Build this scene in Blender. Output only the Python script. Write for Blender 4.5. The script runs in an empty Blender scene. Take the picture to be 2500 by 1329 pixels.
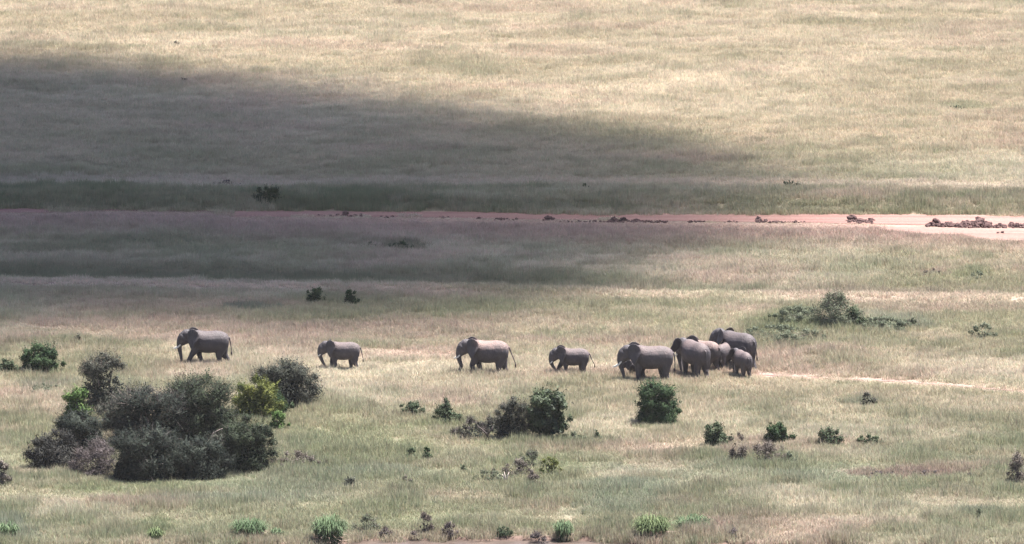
import bpy, bmesh, math, random
import numpy as np
from mathutils import Vector, Matrix, Euler

S = bpy.context.scene
COL = S.collection
R = math.radians
rng = np.random.default_rng(11)
random.seed(5)

# ------------------------------------------------------------------ camera
HAZE = 1.9e-5
FPX = 18600.0            # focal length in pixels of a 2500 px wide frame
PITCH = R(8.0)
CAMZ = 90.3
cam_d = bpy.data.cameras.new('camera')
cam_d.sensor_width = 36.0
cam_d.lens = 36.0 * FPX / 2500.0
cam_d.clip_start = 1.0
cam_d.clip_end = 30000.0
cam = bpy.data.objects.new('camera', cam_d)
cam.location = (0, 0, CAMZ)
cam.rotation_euler = (math.pi / 2 - PITCH, 0, 0)
COL.objects.link(cam)
S.camera = cam

# ------------------------------------------------------------------ sky, sun, exposure
SUN_EL, SUN_AZ = R(69), R(28)     # azimuth measured from +X towards +Y: from the right, a little behind the camera
sun_dir = Vector((math.cos(SUN_EL) * math.cos(SUN_AZ), math.cos(SUN_EL) * math.sin(SUN_AZ), math.sin(SUN_EL)))
W = bpy.data.worlds.new('World')
S.world = W
W.use_nodes = True
nt = W.node_tree
bg = nt.nodes['Background']
sky = nt.nodes.new('ShaderNodeTexSky')
sky.sky_type = 'NISHITA'
sky.sun_disc = False
sky.sun_elevation = SUN_EL
sky.sun_rotation = math.atan2(sun_dir.x, sun_dir.y)
sky.altitude = 1600
sky.dust_density = 1.6
wb = nt.nodes.new('ShaderNodeMix'); wb.data_type = 'RGBA'; wb.blend_type = 'MULTIPLY'; wb.inputs[0].default_value = 1; wb.inputs[7].default_value = (1.07, .96, .99, 1)
nt.links.new(sky.outputs[0], wb.inputs[6]); nt.links.new(wb.outputs[2], bg.inputs[0])
bg.inputs[1].default_value = 0.052
sl = bpy.data.lights.new('sun', 'SUN')
sl.energy = 5.0
sl.angle = R(0.5)
sl.color = (1.0, 0.95, 0.91)
so = bpy.data.objects.new('sun', sl)
so.rotation_euler = sun_dir.to_track_quat('Z', 'Y').to_euler()
so.location = (0, 500, 300)
COL.objects.link(so)
vs = S.view_settings
vs.view_transform = 'Standard'
vs.look = 'None'
vs.exposure = 2.08
vs.gamma = 1.0
vs.use_curve_mapping = False
S.cycles.max_bounces = 5
S.cycles.diffuse_bounces = 1
S.cycles.transmission_bounces = 3
S.cycles.volume_bounces = 1
S.cycles.use_denoising = True
S.cycles.denoiser = 'OPENIMAGEDENOISE'
S.cycles.denoising_input_passes = 'RGB_ALBEDO_NORMAL'
S.cycles.denoising_prefilter = 'ACCURATE'

# ------------------------------------------------------------------ numeric helpers
_lat = np.random.default_rng(3).random((256, 256))
def vnoise(x, y, s, seed=0):
    x = np.asarray(x, float) / s + seed * 17.31
    y = np.asarray(y, float) / s + seed * 7.77
    xi = np.floor(x).astype(int); yi = np.floor(y).astype(int)
    fx = x - xi; fy = y - yi
    fx = fx * fx * (3 - 2 * fx); fy = fy * fy * (3 - 2 * fy)
    a = _lat[xi % 256, yi % 256]; b = _lat[(xi + 1) % 256, yi % 256]
    c = _lat[xi % 256, (yi + 1) % 256]; d = _lat[(xi + 1) % 256, (yi + 1) % 256]
    return (a * (1 - fx) + b * fx) * (1 - fy) + (c * (1 - fx) + d * fx) * fy
def fbm(x, y, s, seed=0, o=4):
    t = 0; a = 1; n = 0
    for k in range(o):
        t = t + a * vnoise(x, y, s / 2 ** k, seed + k * 3); n += a; a *= 0.55
    return t / n
def sstep(a, b, x):
    t = np.clip((np.asarray(x, float) - a) / (b - a), 0, 1)
    return t * t * (3 - 2 * t)
def proj(x, y, z):
    """world -> pixel of the 2500 x 1329 frame"""
    x = np.asarray(x, float); y = np.asarray(y, float); z = np.asarray(z, float) - CAMZ
    cy = y * math.cos(PITCH) - z * math.sin(PITCH)
    cz = y * math.sin(PITCH) + z * math.cos(PITCH)
    cy = np.maximum(cy, 1.0)
    return 1250 + FPX * x / cy, 664.5 - FPX * cz / cy
def ray(px, py):
    dx = (px - 1250) / FPX; dv = -(py - 664.5) / FPX
    d = Vector((dx, math.cos(PITCH) + dv * math.sin(PITCH), -math.sin(PITCH) + dv * math.cos(PITCH)))
    return d

def plane_pt(px, py, z=0.0):
    d = ray(px, py); t = (z - CAMZ) / d.z
    return d.x * t, d.y * t

# polylines in photo pixels turned into world curves y(x)
ROAD_FAR = [(-900, 497), (0, 507), (550, 514), (1000, 517), (1400, 520), (1900, 523), (2500, 526), (3400, 530)]
ROAD_NEAR = [(-900, 512), (0, 517), (110, 519), (190, 513), (530, 517), (560, 529), (1000, 530), (1170, 533), (1500, 538), (2000, 545), (2500, 556), (3400, 566)]
def world_curve(pts):
    w = [plane_pt(*p) for p in pts]
    xs = np.array([a[0] for a in w]); ys = np.array([a[1] for a in w])
    return lambda x: np.interp(x, xs, ys)
road_far = world_curve(ROAD_FAR); road_near = world_curve(ROAD_NEAR)
lip = world_curve([(-900, 680), (0, 692), (500, 699), (1000, 703), (1400, 716), (1800, 724), (2500, 735), (3400, 745)])
trail = world_curve([(-900, 770), (0, 792), (300, 822), (600, 838), (850, 856), (1110, 866), (1500, 882), (1840, 908), (2150, 928), (2500, 957), (3400, 1015)])
bank_w = world_curve([(-900, 1345), (300, 1340), (800, 1330), (870, 1315), (1000, 1313), (1400, 1315), (1520, 1318), (1580, 1328), (2500, 1340), (3400, 1345)])

MND = plane_pt(2030, 795)
def H(x, y):
    """height of the ground"""
    x = np.asarray(x, float); y = np.asarray(y, float)
    h = 88 * np.clip((400 - y) / 400, 0, 1.0) ** 2.2
    m = sstep(420, 520, y)
    h = h + m * ((fbm(x, y, 46, 1, 3) - 0.5) * 0.9 + (fbm(x, y, 11, 5, 2) - 0.5) * 0.16)
    flat = sstep(0, 5, np.abs(y - 0.5 * (road_far(x) + road_near(x))) - 4)   # graded ground along the road
    h = h * np.where(y > 450, 0.35 + 0.65 * flat, 1)
    h = h + 0.75 * sstep(0.3, 4.5, y - road_far(x))                     # bank behind the road
    l = lip(x)
    h = h + 0.34 * np.exp(-((y - l) / 1.6) ** 2) - 0.42 * np.exp(-((y - l - 6) / 4.0) ** 2) * sstep(70, 5, x)
    h = h - 0.55 * sstep(0.4, -0.8, y - bank_w(x)) * sstep(440, 480, y)  # pond bed
    h = h + .9 * np.exp(-((x - MND[0]) / 4.5) ** 2 - ((y - MND[1]) / 4.5) ** 2)
    return h
def G(px, py):
    d = ray(px, py); t = -CAMZ / d.z
    for _ in range(12):
        z = float(H(d.x * t, d.y * t))
        t = t + ((z - CAMZ) / d.z - t) * 0.7
    return Vector((d.x * t, d.y * t, float(H(d.x * t, d.y * t))))
def ppm(p):
    return FPX / (p.y * math.cos(PITCH) - (p.z - CAMZ) * math.sin(PITCH))

# ------------------------------------------------------------------ ground cover colours
STRAW = np.array((.425, .38, .300)); PALE = np.array((.56, .515, .435)); GREEN = np.array((.220, .245, .155))
OLIVE = np.array((.325, .315, .225)); PINK = np.array((.42, .33, .295)); BLUEG = np.array((.245, .275, .225))
DARKG = np.array((.11, .13, .08)); SOIL = np.array((.56, .37, .30))
def mixc(a, b, t):
    t = np.clip(t, 0, 1)[..., None]
    return a * (1 - t) + b * t
# (px, py, half width, half height, colour, strength): patches of different growth, plus one patch of painted shade, seen in the photograph
BLOBS = [
    (300, 1055, 200, 24, PINK, .25), (1120, 1215, 120, 16, PINK, .3), (2330, 1215, 170, 24, PINK, .3), (1980, 1290, 160, 20, PINK, .3), (1650, 1065, 160, 20, STRAW, .5), (60, 1160, 90, 16, PINK, .3), (820, 1230, 110, 16, OLIVE, .5),
    (370, 1190, 310, 14, GREEN, .7), (1250, 1182, 150, 12, OLIVE * .85, .7), (1090, 1046, 100, 9, GREEN, .6), (1300, 1086, 150, 9, GREEN, .6), (1880, 1145, 140, 12, GREEN * .95, .7),
    (1750, 1096, 60, 7, GREEN, .5), (1900, 1096, 60, 7, GREEN, .5), (2024, 1095, 50, 6, GREEN, .5), (1603, 1046, 70, 7, GREEN, .5), (100, 922, 90, 9, OLIVE * .8, .6), (2050, 800, 160, 22, GREEN * .9, .8),
    (1530, 1215, 150, 50, BLUEG, .8), (1500, 1240, 230, 60, GREEN, .35), (1300, 1150, 130, 40, GREEN, .6), (1250, 1165, 80, 22, OLIVE, .6),
    (1900, 1215, 200, 30, PALE, .5), (2150, 1250, 300, 50, PALE, .35), (2000, 1165, 180, 22, BLUEG, .45), (1700, 1150, 250, 25, BLUEG, .35),
    (2250, 1158, 170, 12, PINK * .6, .9), (1500, 1165, 90, 8, PALE, .5), (1620, 1120, 110, 25, PINK, .35),
    (400, 1200, 450, 30, GREEN, .35), (150, 1255, 200, 35, PALE, .5), (380, 1290, 50, 30, GREEN, .9), (700, 1190, 200, 60, BLUEG, .35),
    (850, 1100, 200, 60, GREEN, .5), (1020, 1120, 90, 30, GREEN, .4), (550, 1230, 260, 22, BLUEG, .4), (30, 1290, 70, 40, BLUEG, .8),
    (1920, 800, 110, 28, GREEN, .9), (1850, 815, 60, 22, GREEN * .9, .7), (1950, 765, 70, 18, GREEN, .9), (2170, 790, 110, 20, BLUEG, .5),
    (2050, 735, 600, 10, PALE, .25), (2000, 640, 300, 30, OLIVE, .3), (2380, 665, 60, 14, GREEN, .7), (2280, 663, 60, 10, PINK * .7, .6),
    (2350, 262, 70, 9, GREEN, .55), (1640, 745, 160, 16, GREEN, .5), (1350, 690, 280, 26, GREEN, .5), (600, 756, 80, 10, BLUEG * .7, .8),
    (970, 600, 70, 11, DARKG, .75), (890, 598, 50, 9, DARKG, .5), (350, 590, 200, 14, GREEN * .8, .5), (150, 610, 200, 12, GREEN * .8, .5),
    (650, 685, 220, 12, PINK * .45, .6), (1300, 600, 200, 25, OLIVE, .4), (300, 725, 260, 20, OLIVE, .5), (850, 735, 200, 12, GREEN, .5),
    (1600, 350, 180, 25, OLIVE * .8, .6), (1800, 395, 80, 10, OLIVE * .7, .6), (1350, 320, 180, 30, GREEN, .3), (1900, 430, 600, 25, OLIVE, .4),  # the smaller dark olive patch is shade painted into the grass colour
    (2200, 478, 420, 12, PINK * 1.15, .6), (1650, 470, 420, 7, PALE, .5), (300, 455, 420, 7, PALE, .5), (2250, 400, 260, 40, OLIVE, .3),
    (1450, 880, 300, 26, PALE, .35), (650, 900, 300, 40, PALE, .3), (1150, 940, 300, 30, STRAW, .5), (1700, 985, 300, 30, STRAW, .35),
    (1500, 1030, 80, 22, PALE, .4), (2380, 900, 200, 30, PALE, .25), (100, 1000, 130, 45, PINK, .3), (120, 945, 80, 14, BLUEG * .7, .5),
    (2390, 1258, 60, 12, BLUEG * .8, .8), (2100, 1020, 350, 40, OLIVE, .35), (1750, 1290, 60, 14, PINK * .7, .7), (2100, 985, 60, 10, BLUEG * .7, .7),
    (1100, 1035, 90, 16, GREEN, .5), (1000, 1250, 260, 26, GREEN, .45), (640, 1245, 200, 18, OLIVE, .5), (1750, 1230, 140, 22, GREEN, .4), (2300, 1100, 200, 24, GREEN, .35), (900, 1160, 160, 22, BLUEG, .4), (250, 1120, 260, 40, GREEN, .3), (1400, 1085, 100, 22, GREEN * .8, .6), (1900, 1120, 100, 16, GREEN, .5), (1150, 1290, 300, 14, GREEN, .4),
    (750, 820, 300, 30, PINK, .3), (200, 790, 260, 16, PINK * 1.1, .55), (1300, 780, 250, 18, PINK, .25), (2330, 560, 60, 10, PINK, .5),
]
def cover(x, y):
    """returns (rgb, height factor, bare) of what grows at a place"""
    z = H(x, y); u, v = proj(x, y, z)
    n1 = fbm(x, y, 30, 11, 4); n2 = fbm(x, y, 14, 23, 4); n3 = fbm(x, y, 5.5, 31, 3); n4 = fbm(x, y, 50, 41, 3); n5 = fbm(x * .6, y, 9, 57, 3); n6 = fbm(x, y, 3.2, 67, 3)
    upper = sstep(480, 300, v)
    low = sstep(980, 1180, v)
    rgb = mixc(np.broadcast_to(STRAW, u.shape + (3,)), OLIVE, sstep(.36, .64, n2) * (.95 - .5 * upper))
    rgb = mixc(rgb, PALE, sstep(.47, .72, n1) * (.7 - .35 * low) + .38 * upper + .36 * upper * sstep(.35, .6, n5) * (1 + .2 * upper) * sstep(350, 150, v))
    rgb = mixc(rgb, GREEN, sstep(.52, .70, n3) * (.5 + .15 * low - .25 * upper))
    rgb = mixc(rgb, BLUEG, sstep(.5, .66, n4) * low * .5 + .25 * low); rgb = mixc(rgb, GREEN * 1.1, low * .25)
    rgb = mixc(rgb, PINK, sstep(.56, .74, n5) * (.6 - .25 * upper))
    rgb = mixc(rgb, OLIVE * .72, sstep(.54, .74, n6) * (.5 - .25 * upper))
    rgb = rgb * (1 + upper[..., None] * np.array((.03, -.005, -.045)))
    hf = 1.27 + low * (n3 - .5) * 2.0 + low * (n6 - .5) * .9 + .5 * (n3 - .5) * 2 + .2 * (n2 - .5)
    for bx, by, bw, bh, c, st in BLOBS:
        d = np.sqrt(((u - bx) / bw) ** 2 + ((v - by) / bh) ** 2) + (n3 - .5) * 1.5
        rgb = mixc(rgb, c, sstep(1.15, .45, d) * st)
        if c[1] > c[0]: hf = hf + sstep(1.1, .4, d) * st * .25
    # behind the road: green tall strip on the bank, pale dry edge above it
    dr = y - road_far(x)
    e = (n5 - .5) * 5
    leftw = sstep(25, -45, x)
    k = sstep(0, .8, dr) * sstep(12.5, 7.5, dr + e)
    rgb = mixc(rgb, GREEN * .75 + DARKG * .1, k * (.28 + .66 * leftw) * (.3 + 1.0 * sstep(.35, .6, n3) + .3 * leftw)); hf = hf + k * (.25 + .3 * leftw)
    k = sstep(10, 14, dr + e * .4) * sstep(20, 16, dr + e * .4)
    rgb = mixc(rgb, mixc(PALE[None], PINK, np.array([.45]))[0], k * .75); hf = hf - k * .35
    # near side of the road: trodden pinkish ground
    dn = road_near(x) - y
    k = sstep(-.5, 1, dn) * sstep(22, 6, dn + e)
    rgb = mixc(rgb, PINK * np.array((1, .95, .98)), k * .85); hf = hf * (1 - .8 * sstep(7, 1.5, dn) * sstep(-1, 0, dn))
    # terrace lip
    dl = y - lip(x)
    lw = sstep(0, -20, x); k = np.exp(-((dl + .8) / (2.4 - .9 * lw)) ** 2); k = k * (.35 + .9 * sstep(.35, .62, n3) + .5 * sstep(0, -20, x)); rgb = mixc(rgb, PALE * np.array((1, .93, .96)), np.clip(k, 0, 1) * (.38 + .08 * sstep(15, 40, x) + .6 * lw)); hf = hf * (1 - .5 * np.clip(k, 0, 1))
    k = sstep(1.5, 3.5, dl) * sstep(15, 6, dl + e) * sstep(60, -5, x); rgb = mixc(rgb, GREEN * .65 + PINK * .12, k * (.6 + .35 * lw)); hf = hf * (1 + .25 * k)
    # elephant trail
    dt = trail(x) - y
    vis = np.where(u > 1835, 1., np.where((u > 830) & (u < 1110), .5, np.where(u < 280, .45, .1)))
    vis = vis * (.55 + .6 * sstep(.35, .55, n3))
    k = np.exp(-(dt / 1.5) ** 2) * vis
    rgb = mixc(rgb, PINK * 1.05 + .03, np.clip(k * 1.1, 0, 1)); hf = hf * (1 - .85 * np.clip(k * 1.4, 0, 1))
    hf = hf * (1 - .5 * sstep(4.0, .8, np.abs(dt - 1.6)) * np.clip(vis, 0, 1))
    # pond edge
    dp = y - bank_w(x)
    nearedge = sstep(3, .5, dp) * (u > 560) * (u < 1620)
    rgb = mixc(rgb, PINK * .75, nearedge * .4)
    bare = (dn < .2 + (n3 - .55) * 5 * sstep(30, -10, x) - .3 * sstep(30, -10, x)) & (dr < .15 + (n5 - .55) * 4)
    bare |= (u > 2050) & (dn > .4) & (v < 560 + (u - 2050) * .082) & (n3 > .32)
    bare |= (dp < -.1) & (y > 480)
    return rgb, np.clip(hf, .12, 1.8), bare

# ------------------------------------------------------------------ node helpers
def mat(name):
    m = bpy.data.materials.new(name); m.use_nodes = True
    n = m.node_tree; n.nodes.clear()
    return m, n
def nd(n, t, **k):
    a = n.nodes.new(t)
    for q, v in k.items(): setattr(a, q, v)
    return a
def ramp(n, stops, src):
    r = n.nodes.new('ShaderNodeValToRGB')
    while len(r.color_ramp.elements) < len(stops): r.color_ramp.elements.new(.5)
    for e, (p, c) in zip(r.color_ramp.elements, stops):
        e.position = p; e.color = (*c, 1) if len(c) == 3 else c
    n.links.new(src, r.inputs[0]); return r.outputs[0]
def noise(n, scale, detail=4, rough=.6, vec=None, dist=0):
    a = n.nodes.new('ShaderNodeTexNoise'); a.inputs['Scale'].default_value = scale
    a.inputs['Detail'].default_value = detail; a.inputs['Roughness'].default_value = rough; a.inputs['Distortion'].default_value = dist
    if vec is not None: n.links.new(vec, a.inputs['Vector'])
    return a.outputs[0]
def mixrgb(n, a, b, f, mode='MIX'):
    m = n.nodes.new('ShaderNodeMix'); m.data_type = 'RGBA'; m.blend_type = mode
    for sock, v in ((m.inputs[0], f), (m.inputs[6], a), (m.inputs[7], b)):
        if isinstance(v, (int, float)): sock.default_value = v
        elif isinstance(v, (tuple, list, np.ndarray)): sock.default_value = (*[float(q) for q in v], 1)
        else: n.links.new(v, sock)
    return m.outputs[2]
def math_(n, op, a, b=None, clamp=False):
    m = n.nodes.new('ShaderNodeMath'); m.operation = op; m.use_clamp = clamp
    for i, v in enumerate((a, b)):
        if v is None: continue
        if isinstance(v, (int, float)): m.inputs[i].default_value = v
        else: n.links.new(v, m.inputs[i])
    return m.outputs[0]
def finish(n, col, rough=.9, spec=.2, bump=None, bstr=.4, bdist=.1, transl=0, tcol=None):
    p = n.nodes.new('ShaderNodeBsdfPrincipled'); out = n.nodes.new('ShaderNodeOutputMaterial')
    if isinstance(col, (tuple, list, np.ndarray)): p.inputs['Base Color'].default_value = (*col, 1)
    else: n.links.new(col, p.inputs['Base Color'])
    p.inputs['Roughness'].default_value = rough; p.inputs['Specular IOR Level'].default_value = spec
    if bump is not None:
        b = n.nodes.new('ShaderNodeBump'); b.inputs['Strength'].default_value = bstr; b.inputs['Distance'].default_value = bdist
        n.links.new(bump, b.inputs['Height']); n.links.new(b.outputs[0], p.inputs['Normal'])
    if transl:
        t = n.nodes.new('ShaderNodeBsdfTranslucent'); mx = n.nodes.new('ShaderNodeMixShader'); mx.inputs[0].default_value = transl
        if isinstance(col, (tuple, list, np.ndarray)): t.inputs[0].default_value = (*col, 1)
        else: n.links.new(col, t.inputs[0])
        n.links.new(p.outputs[0], mx.inputs[1]); n.links.new(t.outputs[0], mx.inputs[2]); n.links.new(mx.outputs[0], out.inputs[0])
    else: n.links.new(p.outputs[0], out.inputs[0])

def pos(n):
    return nd(n, 'ShaderNodeNewGeometry').outputs['Position']
def objc(n):
    return nd(n, 'ShaderNodeTexCoord').outputs['Object']

def m_ground():
    m, n = mat('earth_and_thatch')
    a = nd(n, 'ShaderNodeAttribute', attribute_name='tint')
    f = noise(n, 2.2, 5, .7, pos(n))
    f2 = noise(n, .35, 4, .6, pos(n))
    c = mixrgb(n, a.outputs['Color'], ramp(n, [(.3, (.55, .5, .48)), (.75, (1.25, 1.2, 1.15))], f), 1.0, 'MULTIPLY')
    c = mixrgb(n, c, (.30, .21, .17), math_(n, 'MULTIPLY', ramp(n, [(.45, (0, 0, 0)), (.65, (1, 1, 1))], f2), .35))
    finish(n, c, .95, .1, bump=f, bstr=.6, bdist=.15)
    return m
def m_grass():
    m, n = mat('savanna_grass')
    a = nd(n, 'ShaderNodeAttribute', attribute_name='tint', attribute_type='INSTANCER')
    b = nd(n, 'ShaderNodeAttribute', attribute_name='blade')
    sep = nd(n, 'ShaderNodeSeparateColor'); n.links.new(b.outputs['Color'], sep.inputs[0])
    val = math_(n, 'MULTIPLY_ADD', sep.outputs[0], .40); val.node.inputs[2].default_value = .84
    c = mixrgb(n, a.outputs['Color'], ramp(n, [(.0, (.78, .98, .70)), (.35, (1, 1.01, .95)), (.7, (1.1, 1, .92)), (1, (1.15, .94, .93))], sep.outputs[1]), 1.0, 'MULTIPLY')
    f = noise(n, .9, 5, .75, pos(n))
    k = ramp(n, [(.28, (.74, .77, .74)), (.5, (.98, .98, .97)), (.72, (1.2, 1.18, 1.15))], f)
    c = mixrgb(n, c, k, 1.0, 'MULTIPLY')
    cc = nd(n, 'ShaderNodeVectorMath', operation='SCALE'); n.links.new(c, cc.inputs[0]); n.links.new(val, cc.inputs['Scale'])
    finish(n, cc.outputs[0], .8, .25, transl=.35)
    return m
def m_soil(name, c1, c2, c3, sc=.5):
    m, n = mat(name)
    mp = nd(n, 'ShaderNodeMapping'); mp.inputs['Scale'].default_value = (.06, 1.6, 1)
    n.links.new(pos(n), mp.inputs[0])
    f = noise(n, sc, 6, .65, mp.outputs[0]); g = noise(n, 4, 5, .7, pos(n))
    c = ramp(n, [(.3, c1), (.5, c2), (.7, c3)], f)
    c = mixrgb(n, c, ramp(n, [(.3, (.7, .68, .68)), (.7, (1.12, 1.1, 1.1))], g), 1.0, 'MULTIPLY')
    finish(n, c, .95, .1, bump=g, bstr=.5, bdist=.06)
    return m
def m_skin(name, dust, base=(.054, .049, .054)):
    """elephant hide; dust = amount of red earth lying on the back"""
    m, n = mat(name)
    o = objc(n)
    f = noise(n, 2.0, 6, .65, o); g = noise(n, 14, 5, .7, o)
    c = ramp(n, [(.3, tuple(.72 * v for v in base)), (.55, base), (.75, (base[0] * 1.5, base[1] * 1.42, base[2] * 1.35))], f)
    sx = nd(n, 'ShaderNodeSeparateXYZ'); n.links.new(o, sx.inputs[0])
    lift = math_(n, 'ADD', sx.outputs[2], math_(n, 'MULTIPLY', f, 1.3))
    d = ramp(n, [(.0, (0, 0, 0)), (1., (1, 1, 1))], math_(n, 'MULTIPLY', math_(n, 'SUBTRACT', lift, 2.45), 1.6, True))
    behind = math_(n, 'MULTIPLY', math_(n, 'SUBTRACT', 1.1, sx.outputs[0]), 2.0, True)
    d = math_(n, 'MULTIPLY', math_(n, 'MULTIPLY', d, dust), behind)
    c = mixrgb(n, c, (.27, .175, .145), d)
    mud = ramp(n, [(.5, (0, 0, 0)), (.8, (.6, .6, .6))], noise(n, .9, 3, .5, o))
    c = mixrgb(n, c, (.095, .082, .080), mud)
    wr = nd(n, 'ShaderNodeTexVoronoi'); wr.feature = 'DISTANCE_TO_EDGE'; wr.inputs['Scale'].default_value = 5.5
    mpw = nd(n, 'ShaderNodeMapping'); mpw.inputs['Scale'].default_value = (1.6, 1, .6); n.links.new(o, mpw.inputs[0]); n.links.new(mpw.outputs[0], wr.inputs['Vector'])
    g = math_(n, 'ADD', g, math_(n, 'MULTIPLY', wr.outputs[0], 1.5))
    c = mixrgb(n, c, (.03, .026, .03), ramp(n, [(.0, (.25, .25, .25)), (.06, (0, 0, 0))], wr.outputs[0]))
    finish(n, c, .65, .3, bump=g, bstr=.45, bdist=.06)
    return m
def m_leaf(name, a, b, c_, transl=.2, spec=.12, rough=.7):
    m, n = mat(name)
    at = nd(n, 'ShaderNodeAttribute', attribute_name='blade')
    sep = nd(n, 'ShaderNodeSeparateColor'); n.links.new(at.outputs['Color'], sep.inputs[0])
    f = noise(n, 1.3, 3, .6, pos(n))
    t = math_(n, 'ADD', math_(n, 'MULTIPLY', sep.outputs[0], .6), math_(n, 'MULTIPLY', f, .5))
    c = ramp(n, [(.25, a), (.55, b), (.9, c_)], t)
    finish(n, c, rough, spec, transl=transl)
    return m
def m_plain(name, c, rough=.8, spec=.3, var=.25, sc=4):
    m, n = mat(name)
    f = noise(n, sc, 4, .6, objc(n))
    col = ramp(n, [(.3, tuple(v * (1 - var) for v in c)), (.7, tuple(min(1, v * (1 + var)) for v in c))], f)
    finish(n, col, rough, spec, bump=f, bstr=.25, bdist=.03)
    return m
def m_water():
    m, n = mat('muddy_water')
    f = noise(n, .5, 4, .6, pos(n))
    g = noise(n, 2.5, 3, .5, pos(n))
    col = ramp(n, [(.35, (.055, .042, .034)), (.65, (.10, .075, .062))], f)
    finish(n, col, .35, .3, bump=g, bstr=.12, bdist=.05)
    return m

# ------------------------------------------------------------------ object helpers
def tag(o, label=None, cat=None, group=None, kind=None):
    if label: o['label'] = label
    if cat: o['category'] = cat
    if group: o['group'] = group
    if kind: o['kind'] = kind
    return o
def link(name, me, m=None, parent=None):
    o = bpy.data.objects.new(name, me); COL.objects.link(o)
    if m is not None and me is not None: me.materials.append(m)
    if parent is not None: o.parent = parent
    return o
def empty(name, loc, rz=0):
    o = bpy.data.objects.new(name, None); COL.objects.link(o)
    o.empty_display_size = .5
    o.location = loc; o.rotation_euler = (0, 0, rz)
    return o
def mesh_np(name, V, F, attr=None, smooth=False):
    """V (n,3), F (m,k) int with the same k for all faces"""
    V = np.asarray(V, np.float32); F = np.asarray(F, np.int32)
    me = bpy.data.meshes.new(name)
    me.vertices.add(len(V)); me.vertices.foreach_set('co', V.ravel())
    k = F.shape[1]
    me.loops.add(F.size); me.loops.foreach_set('vertex_index', F.ravel())
    me.polygons.add(len(F)); me.polygons.foreach_set('loop_start', np.arange(0, F.size, k, dtype=np.int32))
    me.polygons.foreach_set('loop_total', np.full(len(F), k, np.int32))
    if smooth: me.polygons.foreach_set('use_smooth', np.ones(len(F), bool))
    if attr is not None:
        for nm, arr in attr.items():
            at = me.attributes.new(nm, 'FLOAT_COLOR', 'POINT')
            a4 = np.ones((len(V), 4), np.float32); a4[:, :arr.shape[1]] = arr
            at.data.foreach_set('color', a4.ravel())
    me.update(calc_edges=True)
    return me
class MB:
    """collects closed tubes and blobs"""
    def __init__(s): s.v = []; s.f = []
    def tube(s, pts, rad, seg=10, cap=True):
        pts = [Vector(p) for p in pts]; n0 = len(s.v); prev = None
        for i, p in enumerate(pts):
            t = (pts[min(i + 1, len(pts) - 1)] - pts[max(i - 1, 0)]).normalized()
            if prev is None:
                a = Vector((0, 1, 0)) if abs(t.y) < .9 else Vector((1, 0, 0))
            else: a = prev
            a = (a - t * a.dot(t)).normalized(); b = t.cross(a); prev = a
            r = rad[i]; ra, rb = r if isinstance(r, (tuple, list)) else (r, r)
            for k in range(seg):
                w = 2 * math.pi * k / seg
                s.v.append(p + a * (ra * math.cos(w)) + b * (rb * math.sin(w)))
        for i in range(len(pts) - 1):
            for k in range(seg):
                a0 = n0 + i * seg + k; a1 = n0 + i * seg + (k + 1) % seg
                s.f.append((a0, a1, a1 + seg, a0 + seg))
        if cap:
            s.f.append(tuple(n0 + k for k in reversed(range(seg))))
            e = n0 + (len(pts) - 1) * seg
            s.f.append(tuple(e + k for k in range(seg)))
    def rings(s, rings):
        n0 = len(s.v); seg = len(rings[0])
        for r in rings: s.v += [Vector(p) for p in r]
        for i in range(len(rings) - 1):
            for k in range(seg):
                a0 = n0 + i * seg + k; a1 = n0 + i * seg + (k + 1) % seg
                s.f.append((a0, a1, a1 + seg, a0 + seg))
        s.f.append(tuple(n0 + k for k in reversed(range(seg))))
        e = n0 + (len(rings) - 1) * seg
        s.f.append(tuple(e + k for k in range(seg)))
    def ball(s, c, r, rot=None, nu=12, nv=8):
        c = Vector(c); rot = rot or Matrix.Identity(3); rr = []
        for j in range(nv + 1):
            th = math.pi * (.02 + .96 * j / nv)
            rr.append([c + rot @ Vector((r[0] * math.sin(th) * math.cos(2 * math.pi * k / nu), r[1] * math.sin(th) * math.sin(2 * math.pi * k / nu), r[2] * math.cos(th))) for k in range(nu)])
        s.rings(rr)
    def xf(s, M, i0=0):
        for i in range(i0, len(s.v)): s.v[i] = M @ s.v[i]
    def mesh(s, name, smooth=True):
        me = bpy.data.meshes.new(name)
        me.from_pydata([tuple(v) for v in s.v], [], s.f)
        bm = bmesh.new(); bm.from_mesh(me); bmesh.ops.recalc_face_normals(bm, faces=bm.faces); bm.to_mesh(me); bm.free()
        if smooth: me.polygons.foreach_set('use_smooth', [True] * len(me.polygons))
        return me
def remeshed(me, voxel, smooth_it=6, fac=.5):
    o = bpy.data.objects.new('tmp', me); COL.objects.link(o)
    r = o.modifiers.new('r', 'REMESH'); r.mode = 'VOXEL'; r.voxel_size = voxel; r.use_smooth_shade = True
    sm = o.modifiers.new('s', 'SMOOTH'); sm.factor = fac; sm.iterations = smooth_it
    dg = bpy.context.evaluated_depsgraph_get()
    out = bpy.data.meshes.new_from_object(o.evaluated_get(dg), depsgraph=dg)
    bpy.data.objects.remove(o); bpy.data.meshes.remove(me)
    out.polygons.foreach_set('use_smooth', [True] * len(out.polygons))
    return out

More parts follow.
